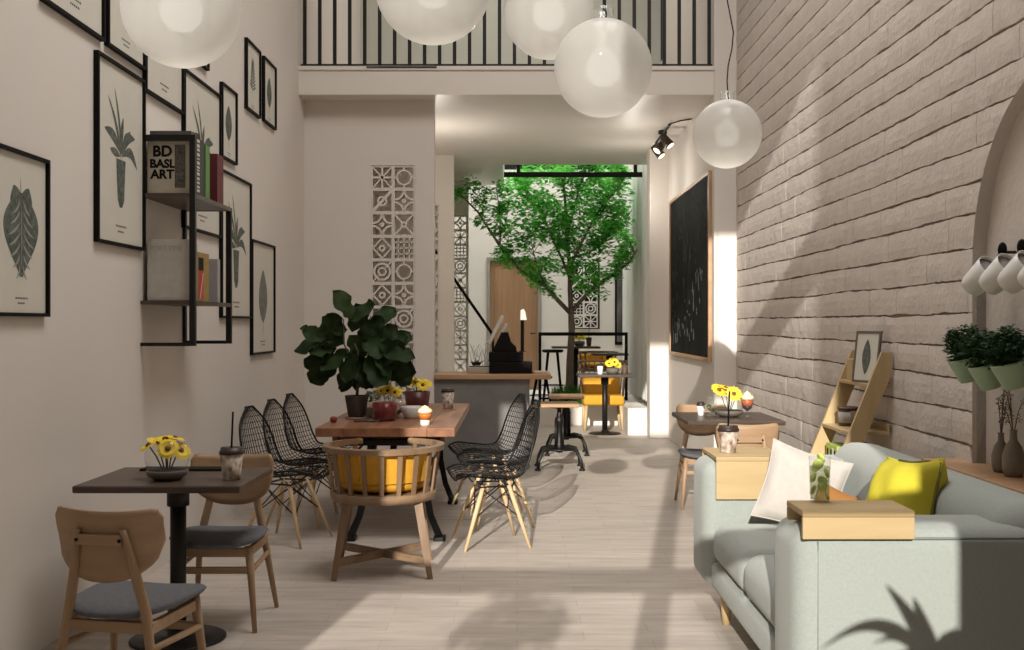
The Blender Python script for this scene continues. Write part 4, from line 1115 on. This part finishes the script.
# left bistro table
t = thing('flower_bowl', 'round glass bowl with yellow daisies on the left bistro table', 'flower bowl', (-1.575, 4.84, .75))
m = MB(); m.lathe([(.0, .0), (.055, .0), (.085, .02), (.094, .042), (.088, .046), (.078, .024), (.05, .008), (.0, .008)], 32); m.build('dish', mat('soil_dish', (.13, .11, .09), .6, .1), t)
m = MB(); r = .098; m.lathe([(r*math.sin(R(a)), .105-r*math.cos(R(a))) for a in range(46, 142, 8)], 32); m.f = m.f[:-2]; m.s = m.s[:-2]; m.mi = m.mi[:-2]; m.build('glass_bowl', M_glass, t)
m = MB(); m.lathe([(.0, .0085), (.075, .025), (.084, .044), (.0, .05)], 24); m.build('soil', M_soil, t)
flowers(t, [(-.055, .02, .165), (-.02, .03, .175), (.015, -.035, .142), (.055, .015, .128), (.02, .045, .178), (-.08, -.005, .152)], (0, 0, .045), .048, [(R(25), 1.2), (R(10), .5), (R(62), .1), (R(50), .9), (R(15), 2.), (R(35), -1)])
cup('printed cup with dark lid and straw on the left bistro table', (-1.285, 4.84, .75), .052, .115, .19)
m = MB(); m.bb(-.235, .235, -.05, .05, 0, .009, .003); o = m.build('menu_board', M_frame); o.location = (-1.565, 5.17, .75); tag(o, 'thin black menu board lying near the rear edge of the left table', 'menu')

# long table things
t = thing('punch_jar', 'clear glass jar half full of dark red punch on the long table', 'jar', (-.955, 7.78, TT))
m = MB(); m.lathe([(.0, .0), (.088, .0), (.094, .01), (.094, .185), (.090, .195), (.087, .195), (.090, .18), (.090, .012), (.0, .006)], 36); m.build('glass_jar', M_glass, t)
m = MB(); m.lathe([(.0, .0125), (.088, .0125), (.0885, .135), (.0, .135)], 36); m.build('red_punch', mat('red_punch', (.20, .004, .010), .2, .1), t)
t = thing('flower_bowl', 'glass bowl of yellow daisies directly behind the punch jar', 'flower bowl', (-.96, 8.12, TT), 0, 'flower bowls on the long table')
m = MB(); m.lathe([(.0, 0), (.06, 0), (.095, .03), (.10, .08), (.085, .13), (.081, .13), (.096, .08), (.09, .03), (.0, .006)], 32); m.build('glass_bowl', M_glass, t)
m = MB(); m.lathe([(.0, .008), (.06, .012), (.088, .035), (.09, .05), (.0, .055)], 24); m.build('soil', M_soil, t)
flowers(t, [(-.06, 0, .19), (-.01, -.05, .20), (.04, -.03, .185), (.06, .03, .20), (0, .04, .22)], (0, 0, .05), .05, [(R(40), 0.1), (R(60), -.1), (R(55), .3), (R(20), 1), (R(20), 2)])
t = thing('flower_pot', 'dark red pot of yellow daisies at the rear of the long table', 'flower pot', (-.80, 8.62, TT), 0, 'flower bowls on the long table')
m = MB(); m.lathe([(.0, 0), (.075, 0), (.085, .01), (.105, .16), (.098, .16), (.08, .14), (.0, .14)], 32); m.build('pot', mat('dark_red_pot', (.085, .018, .014), .35, .15), t)
m = MB(); m.lathe([(.0, .141), (.085, .141), (.085, .148), (.0, .15)], 20); m.build('soil', M_soil, t)
flowers(t, [(-.06, 0, .23), (-.02, .05, .25), (.05, -.06, .215), (.08, .02, .225), (0, -.02, .24)], (0, 0, .148), .055, [(R(35), .2), (R(15), 1), (R(62), 0), (R(40), .8), (R(20), 2)])
m = MB(); m.lathe([(.0, 0), (.06, 0), (.066, .012), (.098, .085), (.094, .088), (.06, .018), (.0, .012)], 36); o = m.build('bowl', M_porc); o.location = (-.775, 7.98, TT); tag(o, 'white ceramic bowl right of the punch jar', 'bowl')
t = thing('dessert_glass', 'cream topped orange dessert glass at the front of the long table', 'dessert', (-.635, 7.42, TT))
m = MB(); m.lathe([(.0, 0), (.030, 0), (.033, .004), (.034, .04), (.0, .04)], 24); m.build('foot', M_porc, t)
m = MB(); m.lathe([(.0, .0405), (.036, .0405), (.047, .085), (.0, .085)], 24); m.build('orange_layer', mat('orange_jelly', (.55, .17, .03), .4, .15), t)
m = MB(); m.lathe([(.0, .0855), (.048, .0855), (.052, .10), (.040, .116), (.034, .114), (.026, .126), (.014, .134), (.0, .140)], 24); m.build('cream_top', mat('cream', (.80, .68, .47), .6, .05), t)
cup('printed paper cup with dark lid at the far right corner of the long table', (-.575, 8.95, TT), .055, .135)
t = thing('glass_vase', 'small glass of pale leaves between the fig pot and the punch jar', 'vase', (-1.14, 8.45, TT))
m = MB(); m.lathe([(.0, 0), (.04, 0), (.05, .16), (.047, .16), (.037, .006), (.0, .006)], 24); m.build('glass', M_glass, t)
m = MB(); twig_leaves(m, (0, 0, .13), 60, .045, .05); m.build('leaves', M_box, t)
m = MB(); m.bb(-.06, .06, -.05, .05, 0, .075, .008); o = m.build('napkin_box', mat('pale_pink_box', (.50, .38, .35), .7)); o.location = (-1.10, 8.12, TT); tag(o, 'pale pink napkin box behind the fig pot', 'box')
m = MB(); m.lathe([(.0, 0), (.018, .003), (.027, .02), (.024, .038), (.008, .046), (.0, .042)], 18); o = m.build('red_fruit', mat('red_fruit', (.20, .03, .015), .4, .2)); o.location = (-1.30, 7.62, TT); tag(o, 'small dark red fruit left of the fig pot', 'fruit')
m = MB(); m.bb(-.09, .09, -.06, .06, 0, .012, .004); o = m.build('wood_coaster', M_darkwood); o.location = (-1.075, 7.72, TT); tag(o, 'flat dark coaster between the fig saucer and the punch jar', 'coaster')

# sofa trays
NZ = AH+.065; FZ = AH+.024
t = thing('lime_drink', 'tall tumbler of iced lime slices on the near sofa tray', 'drink', (1.025, SY0+.16, NZ))
m = MB(); m.lathe([(.0, 0), (.030, 0), (.032, .003), (.037, .150), (.035, .150), (.030, .008), (.0, .008)], 32); m.build('glass', M_glass, t)
m = MB(); m.lathe([(.0, .0085), (.0285, .0085), (.0335, .118), (.0, .118)], 28); m.build('drink', glass('lime_water', (.94, .96, .86), .0, .34, (.62, .66, .44)), t)
for i in range(9):
    a = i*2.4; m = MB(); Mx = TR((.024*math.cos(a)*(1 if i < 8 else .3), .024*math.sin(a), .02+.0155*i), (R(70), 0, a+PI/2))
    m.lathe([(.0, -.0025), (.017, -.0025), (.018, 0), (.017, .0025), (.0, .0025)], 18, (0, 0, 0), Mx); m.build('lime_slice', mat('lime_flesh', (.80, .86, .22), .4, scale=(60, 60, 60), col2=(.48, .66, .08)), t)
cup('printed paper cup with straw on the far sofa tray', (1.055, SY1-AT+.16, FZ), .050, .105, .20)

# right table
t = thing('flower_bowl', 'low glass bowl of yellow flowers on the table by the brick wall', 'flower bowl', (1.60, 8.12, .75))
m = MB(); m.lathe([(.0, .0), (.06, .0), (.10, .02), (.108, .045), (.10, .05), (.085, .024), (.05, .008), (.0, .008)], 32); m.build('dish', mat('soil_dish', (.13, .11, .09), .6, .1), t)
m = MB(); m.lathe([(.0, .0085), (.09, .03), (.096, .048), (.0, .055)], 24); m.build('soil', M_soil, t)
m = MB(); r = .112; m.lathe([(r*math.sin(R(a)), .118-r*math.cos(R(a))) for a in range(50, 140, 8)], 32); m.f = m.f[:-2]; m.s = m.s[:-2]; m.mi = m.mi[:-2]; m.build('glass_bowl', M_glass, t)
flowers(t, [(-.075, .0, .20), (-.02, .03, .215), (.03, -.045, .175), (.07, .02, .16), (.02, .05, .20)], (0, 0, .05), .062, [(R(45), .5), (R(20), 1), (R(60), .1), (R(50), .8), (R(15), 2)])
t = thing('parfait_glass', 'dessert glass with orange layer and whipped cream beside the yellow flowers', 'dessert', (1.735, 8.10, .75))
m = MB(); m.lathe([(.0, 0), (.034, 0), (.034, .005), (.008, .010), (.008, .03), (.040, .065), (.048, .13), (.045, .13), (.036, .068), (.0, .04)], 28); m.build('glass', M_glass, t)
m = MB(); m.lathe([(.0, .042), (.034, .069), (.038, .085), (.0, .085)], 24); m.build('dark_layer', M_coffee, t)
m = MB(); m.lathe([(.0, .0855), (.038, .0855), (.044, .129), (.0, .129)], 24); m.build('orange_layer', mat('orange_layer', (.62, .13, .03), .35, .1), t)
m = MB(); m.lathe([(.0, .1305), (.045, .1305), (.05, .145), (.038, .163), (.030, .162), (.026, .178), (.010, .188), (.0, .20)], 24); m.build('cream_top', mat('cream', (.80, .68, .47), .6, .05), t)
t = thing('glass_jar', 'greenish glass jar of leaves on the table by the brick wall', 'jar', (1.475, 8.18, .75))
m = MB(); m.lathe([(.0, 0), (.045, 0), (.047, .10), (.030, .13), (.030, .15), (.027, .15), (.027, .13), (.043, .10), (.041, .006), (.0, .006)], 24); m.build('glass', M_glass, t)
m = MB(); twig_leaves(m, (0, 0, .055), 60, .036, .04); m.build('leaves', leafmat('pale_leaf', (.16, .19, .10), (.28, .30, .18), .3, 20), t)
cup('small plain white cup at the left edge of the table by the brick wall', (1.405, 8.22, .75), .03, .075, False, 'small cups', False, M_porc)

# back table things
cup('white cup on the small far table', (1.09, 14.10, .79), .042, .11, False, 'small cups', False, M_porc)
t = thing('flower_bowl', 'yellow flower bowl on the small far table', 'flower bowl', (1.26, 14.15, .79))
m = MB(); m.lathe([(.0, 0), (.06, 0), (.09, .04), (.08, .08), (.0, .08)], 20); m.build('bowl', mat('soil_dish', (.13, .11, .09), .6, .1), t)
flowers(t, [(-.05, -.03, .14), (.02, -.05, .16), (.06, .0, .13), (0, .03, .19)], (0, 0, .08), .06, [(R(60), .1), (R(60), -.2), (R(50), .5), (R(30), 0)])
cup('dark cup at the right side of the small far table', (1.42, 14.20, .79), .045, .12, .2, 'small cups', False, mat('brown_cup', (.10, .06, .04), .6))
cup('dark bottle shaped cup on the high platform table', (1.13, 16.9, 1.10), .045, .11, .22, 'small cups', False, mat('brown_cup', (.10, .06, .04), .6))
t = thing('flower_bowl', 'yellow flower bowl on the high platform table behind the trunk', 'flower bowl', (.98, 16.9, 1.10))
m = MB(); m.lathe([(.0, 0), (.06, 0), (.09, .04), (.08, .08), (.0, .08)], 20); m.build('bowl', mat('soil_dish', (.13, .11, .09), .6, .1), t)
flowers(t, [(-.05, -.03, .15), (.02, -.05, .17), (.06, .0, .14), (0, .03, .2)], (0, 0, .08), .06, [(R(60), .1), (R(60), -.2), (R(50), .5), (R(30), 0)])

# ------------------------------------------------------------------ ladder shelf leaning on the brick wall
t = thing('ladder_shelf', 'pale wooden ladder shelf leaning against the brick wall', 'shelf', (2.13, 6.35, 0))
def lad(z): return -.055-(1.33-z)*.40           # front edge of the side rails
for y in (-.27, .27):
    m = MB(); y0, y1 = y-.0125, y+.0125
    def q(z, w): return (lad(z), lad(z)+w)
    vs = []
    for yy in (y0, y1):
        vs += [(lad(0)-.0, yy, 0), (lad(0)+.10, yy, 0), (-.012, yy, 1.18), (-.012, yy, 1.29), (lad(1.29), yy, 1.29)]
    m.add(vs, [[0, 1, 2, 3, 4], [5, 6, 7, 8, 9], [0, 1, 6, 5], [1, 2, 7, 6], [2, 3, 8, 7], [3, 4, 9, 8], [4, 0, 5, 9]]); m.build('side_rail', M_pinez, t)
for z in (.30, .56, .82, 1.09):
    d0, d1 = lad(z)+.005, min(-.016, lad(z)+.30); ww = .257
    m = MB(); m.bb(d0, d1, -ww, ww, z, z+.02, .003); m.bb(d1-.012, d1, -ww, ww, z+.02, z+.06, .003); m.build('shelf_board', M_pine, t)
t = thing('framed_print', 'small framed leaf picture standing on top of the ladder shelf', 'picture', (2.01, 6.22, 1.1105), 0, rot=(0, R(7), R(22)))
m = MB(); w, h, f = .21, .30, .014
m.bb(-.006, .006, -w/2, -w/2+f, 0, h); m.bb(-.006, .006, w/2-f, w/2, 0, h); m.bb(-.006, .006, -w/2+f, w/2-f, 0, f); m.bb(-.006, .006, -w/2+f, w/2-f, h-f, h); m.build('frame', mat('grey_frame', (.13, .11, .095), .6), t)
m = MB(); m.bb(-.003, .004, -w/2+f, w/2-f, f, h-f); p = m.build('print', M_paper, t)
m = MB(); XO = -.0042; leafpoly(m, (0, .05), (0, .25), .035, 12); m.build('leaf_motif', M_ink, p)
m = MB(); m.bb(-.045, .045, -.05, .05, 0, .13, .004); o = m.build('wooden_block', M_pinez); o.location = (2.045, 6.47, 1.1105); tag(o, 'plain wooden box standing on the top board of the ladder shelf', 'box')
t = thing('jar', 'dark jar with a pale label on the middle board of the ladder shelf', 'jar', (1.985, 6.45, .8405))
m = MB(); m.lathe([(.0, 0), (.052, 0), (.056, .01), (.056, .10), (.045, .115), (.0, .115)], 24); m.build('body', mat('dark_jar', (.09, .055, .04), .4), t)
m = MB(); m.lathe([(.0565, .02), (.0572, .02), (.0572, .085), (.0565, .085)], 24); m.build('label_band', mat('grey_band', (.40, .37, .34), .6), t)
m = MB(); m.tube([(.058*math.cos(R(a)), .058*math.sin(R(a)), .108) for a in range(0, 360, 20)], .005, 6, True); m.build('rim', M_bark, t)
m = MB(); m.lathe([(.0, 0), (.045, 0), (.055, .10), (.05, .10), (.04, .01), (.0, .01)], 20); o = m.build('woven_pot', mat('woven_brown', (.16, .10, .06), .8, .2, (60, 60, 60))); o.location = (2.0, 6.26, .8405); tag(o, 'brown woven pot beside the dark jar on the ladder shelf', 'pot')
t = thing('tea_box', 'bright green and white box on the lower board of the ladder shelf', 'box', (1.93, 6.44, .5805))
m = MB(); m.bb(-.05, .05, -.12, .10, 0, .15, .003); m.build('carton', mat('lime_box', (.42, .55, .12), .6), t)
m = MB()
for y in (-.09, -.02, .05): m.bb(-.0515, -.0502, y, y+.028, .02, .12)
m.build('dark_panel', M_frame, t)
m = MB(); m.bb(-.0515, -.0502, -.055, -.025, .02, .13); m.build('pale_panel', M_porc, t)

# ------------------------------------------------------------------ niche: cups, herb pots, vases
def wall_cup(label, loc, k=1.17):
    t = thing('hanging_cup', label, 'cup', loc, 0, 'white cups hanging in the niche')
    Mx = TR((0, 0, 0), (0, R(228), 0))     # opening points back to the wall and up
    Mx = TR((0, 0, 0), (0, 0, R(-66))) @ TR((0, 0, 0), (0, R(52), 0)) @ Matrix.Scale(k, 4)
    m = MB(); m.lathe([(.0, -.070), (.030, -.070), (.042, -.064), (.047, -.045), (.053, .06), (.050, .06), (.044, -.04), (.036, -.058), (.0, -.062)], 28, (0, 0, 0), Mx); m.build('cup', M_porc, t)
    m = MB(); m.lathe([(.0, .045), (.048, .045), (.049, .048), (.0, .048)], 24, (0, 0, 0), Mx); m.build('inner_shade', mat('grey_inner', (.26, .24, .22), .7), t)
    X1 = XN-loc[0]
    m = MB(); m.tube([(.045, -.062, .085), (.06, -.062, .105), (X1-.002, -.062, .105)], .007, 8); m.build('hook', M_black, t)
    m = MB(); m.lathe([(.0, -.006), (.022, -.005), (.028, 0), (.022, .005), (.0, .006)], 20, (0, 0, 0), TR((.058, -.078, .115), (R(84), R(8), 0)) @ Matrix.Diagonal((.75, 1.2, 1, 1))); m.build('knob', M_frame, t)
for i, y in enumerate((4.78, 4.60, 4.42, 4.24)):
    wall_cup(['white cup hung at the far end of the niche row, above the herb pots', 'second white hanging cup from the far end of the niche', 'third white hanging cup from the far end of the niche', 'white hanging cup cut by the right edge of the photo'][i], (2.065, y, 1.66))
t = None
def herb(label, loc):
    t = thing('herb_pot', label, 'potted plant', loc, 0, 'mint green herb pots in the niche')
    Mx = TR((0, 0, 0), (0, R(-16), 0))
    m = MB(); m.lathe([(.0, -.065), (.038, -.065), (.042, -.06), (.068, .035), (.068, .045), (.060, .045), (.058, .03), (.0, .03)], 28, (0, 0, 0), Mx); m.build('pot', M_mint, t)
    m = MB(); m.lathe([(.0, .031), (.057, .031), (.057, .038), (.0, .038)], 20, (0, 0, 0), Mx); m.build('soil', M_soil, t)
    m = MB()
    for i in range(80):
        d = Vector((random.gauss(0, 1), random.gauss(0, 1), random.gauss(0, 1))).normalized(); r = .075*random.random()**.3
        twig_leaves(m, (d.x*r*1.25, d.y*r*1.45, .100+d.z*r*1.05), 28, .024, .024)
    m.build('foliage', M_box, t)
    X1 = XN-loc[0]; m = MB(); m.tube([(.07, 0, .02), (X1-.002, 0, .03)], .007, 8); m.build('bracket', M_black, t)
herb('bushy herb in a mint green pot at the far end of the niche', (2.02, 4.84, 1.255))
herb('bushy herb in a mint green pot, middle one of the niche row', (2.02, 4.62, 1.235))
herb('bushy herb in a mint green pot cut by the right edge of the photo', (2.02, 4.40, 1.25))
def vase(label, loc, s):
    t = thing('vase', label, 'vase', loc, 0, 'taupe vases on the niche ledge')
    m = MB(); m.lathe([(0, 0), (.036*s, 0), (.048*s, .03*s), (.050*s, .09*s), (.036*s, .14*s), (.017*s, .17*s), (.015*s, .205*s), (.019*s, .215*s), (.013*s, .214*s), (.011*s, .19*s), (0, .18*s)], 28); m.build('body', M_vase, t)
    m = MB()
    b = MB()
    for i in range(5):
        a = random.uniform(0, 6.28); h = random.uniform(.16, .30)*s; e = (.06*math.cos(a)*s, .09*math.sin(a)*s, .20*s+h)
        mid = (e[0]*.4, e[1]*.4, .20*s+h*.55); m.tube([(0, 0, .185*s), mid, e], [.0025, .002, .0012], 5)
        for k in range(14):
            f = random.uniform(.3, 1); p = Vector((0, 0, .2*s)).lerp(Vector(e), f); twig_leaves(b, p, 2, .012, .016)
    m.build('twigs', M_bark, t); b.build('foliage', mat('dry_bud', (.15, .075, .06), .8, .2), t)  # the foliage part holds the dry buds on the twigs
vase('taupe bottle vase with dry twigs, nearer one on the wooden niche ledge', (2.115, 4.58, SILL+.0305), .92)
vase('slimmer taupe bottle vase with dry twigs behind the nearer vase', (2.125, 4.72, SILL+.0305), .80)

# ------------------------------------------------------------------ plants near the street window that cast the shadows
t = thing('agave_plant', 'spiky agave in a tall white pedestal pot beside the shop window', 'plant', (.915, .88, 0))
m = MB(); m.lathe([(0, 0), (.13, 0), (.14, .02), (.15, 1.27), (.14, 1.29), (.12, 1.27), (0, 1.27)], 32); m.build('pedestal_pot', M_wall, t)
m = MB()
for (dx, dy, dz, bend, w) in ((-.38, -.02, .05, .10, .034), (-.16, .0, .26, .02, .030), (-.07, .0, .22, .01, .030), (-.22, -.1, .10, .05, .03), (.26, -.1, .10, .05, .03), (.1, -.22, .16, .05, .03), (-.1, -.26, .12, .05, .03), (.08, .05, .10, 0, .03)):
    d = Vector((dx, dy, dz)); sd = d.cross(Vector((0, 1, 0))).normalized()*.9+Vector((0, .35, 0)); up = Vector((0, 0, 1))
    def fn(u, v):
        s = 2*v-1; ww = w*(1-u)**.7*(.7+1.0*min(u*2, .6)); return Vector((0, 0, 1.285))+d*u+sd*s*ww+up*(bend*math.sin(PI*u)+abs(s)*.008*(1-u))
    m.sheet(fn, 12, 4)
m.build('leaves', M_agave, t)
t = thing('window_tree', 'small round crowned tree with twin stems outside the shop window', 'tree', (-1.08, -1.1, 0))
m = MB(); m.lathe([(0, 0), (.20, 0), (.25, .45), (.22, .45), (0, .42)], 28); m.build('pot', M_conc, t)
m = MB(); m.tube([(-.05, 0, .42), (-.12, 0, 1.2), (-.08, 0, 2.1)], [.022, .018, .014], 8); m.tube([(.05, 0, .42), (.13, 0, 1.2), (.10, 0, 2.1)], [.022, .018, .014], 8); m.build('stems', M_bark, t)
m = MB()
for i in range(60):
    d = Vector((random.gauss(0, 1), random.gauss(0, 1), random.gauss(0, 1))).normalized()*(.26*random.random()**.4); twig_leaves(m, (d.x, d.y, 2.25+d.z*.8), 16, .07, .07)
m.build('foliage', M_box, t)

# ------------------------------------------------------------------ light
W = bpy.data.worlds.new('world'); bpy.context.scene.world = W; W.use_nodes = True
bg = W.node_tree.nodes['Background']; bg.inputs[0].default_value = (.93, .96, 1.0, 1); bg.inputs[1].default_value = .03
s = bpy.data.lights.new('sun', 'SUN'); s.energy = 5.6; s.angle = R(.45); s.color = (1, .95, .86)
so = bpy.data.objects.new('sun', s); C.objects.link(so)
d = Vector((.168, 1, -.36)).normalized(); so.rotation_euler = (-d).to_track_quat('Z', 'Y').to_euler()
def ceiling_fill(y, e, sx, sy):  # unseen area lights added overhead as ambient fill
    l = bpy.data.lights.new('ceiling_fill_light', 'AREA'); l.shape = 'RECTANGLE'; l.size = sx; l.size_y = sy; l.energy = e; l.color = (1, .965, .935)
    o = bpy.data.objects.new('ceiling_fill_light', l); C.objects.link(o); o.location = (.75, y, ZT-.06); return o
for y, e in ((4.6, 128), (6.0, 115)): ceiling_fill(y, e, 2.2, 2.2)
l = bpy.data.lights.new('mezzanine_light', 'AREA'); l.size = 1.6; l.energy = 45; l.color = (1, .97, .92); o = bpy.data.objects.new('mezzanine_light', l); C.objects.link(o); o.location = (0, 12.8, ZT-.06)
# point lights under the slab: two for the track spots, one added fill
for (x, y, z, e) in ((1.35, 12.0, 3.0, 10), (1.40, 13.2, 3.0, 10), (-.95, 12.1, 2.9, 28)):
    l = bpy.data.lights.new('spot_and_fill_light', 'POINT'); l.energy = e; l.color = (1, .94, .85); l.shadow_soft_size = .08
    o = bpy.data.objects.new('spot_and_fill_light', l); C.objects.link(o); o.location = (x, y, z)
# sky over the open courtyard
l = bpy.data.lights.new('courtyard_sky', 'AREA'); l.shape = 'RECTANGLE'; l.size = 3.5; l.size_y = 4.0; l.energy = 390; l.color = (.98, 1, .98)
o = bpy.data.objects.new('courtyard_sky', l); C.objects.link(o); o.location = (.3, 17.4, 7.5)

sc = bpy.context.scene
sc.view_settings.view_transform = 'Standard'; sc.view_settings.look = 'None'; sc.view_settings.gamma = 1.0; sc.view_settings.use_curve_mapping = False
sc.view_settings.exposure = 0.0
try:
    sc.cycles.max_bounces = 10; sc.cycles.diffuse_bounces = 5; sc.cycles.transparent_max_bounces = 24; sc.cycles.sample_clamp_indirect = 6
    sc.cycles.use_denoising = True
except Exception: pass
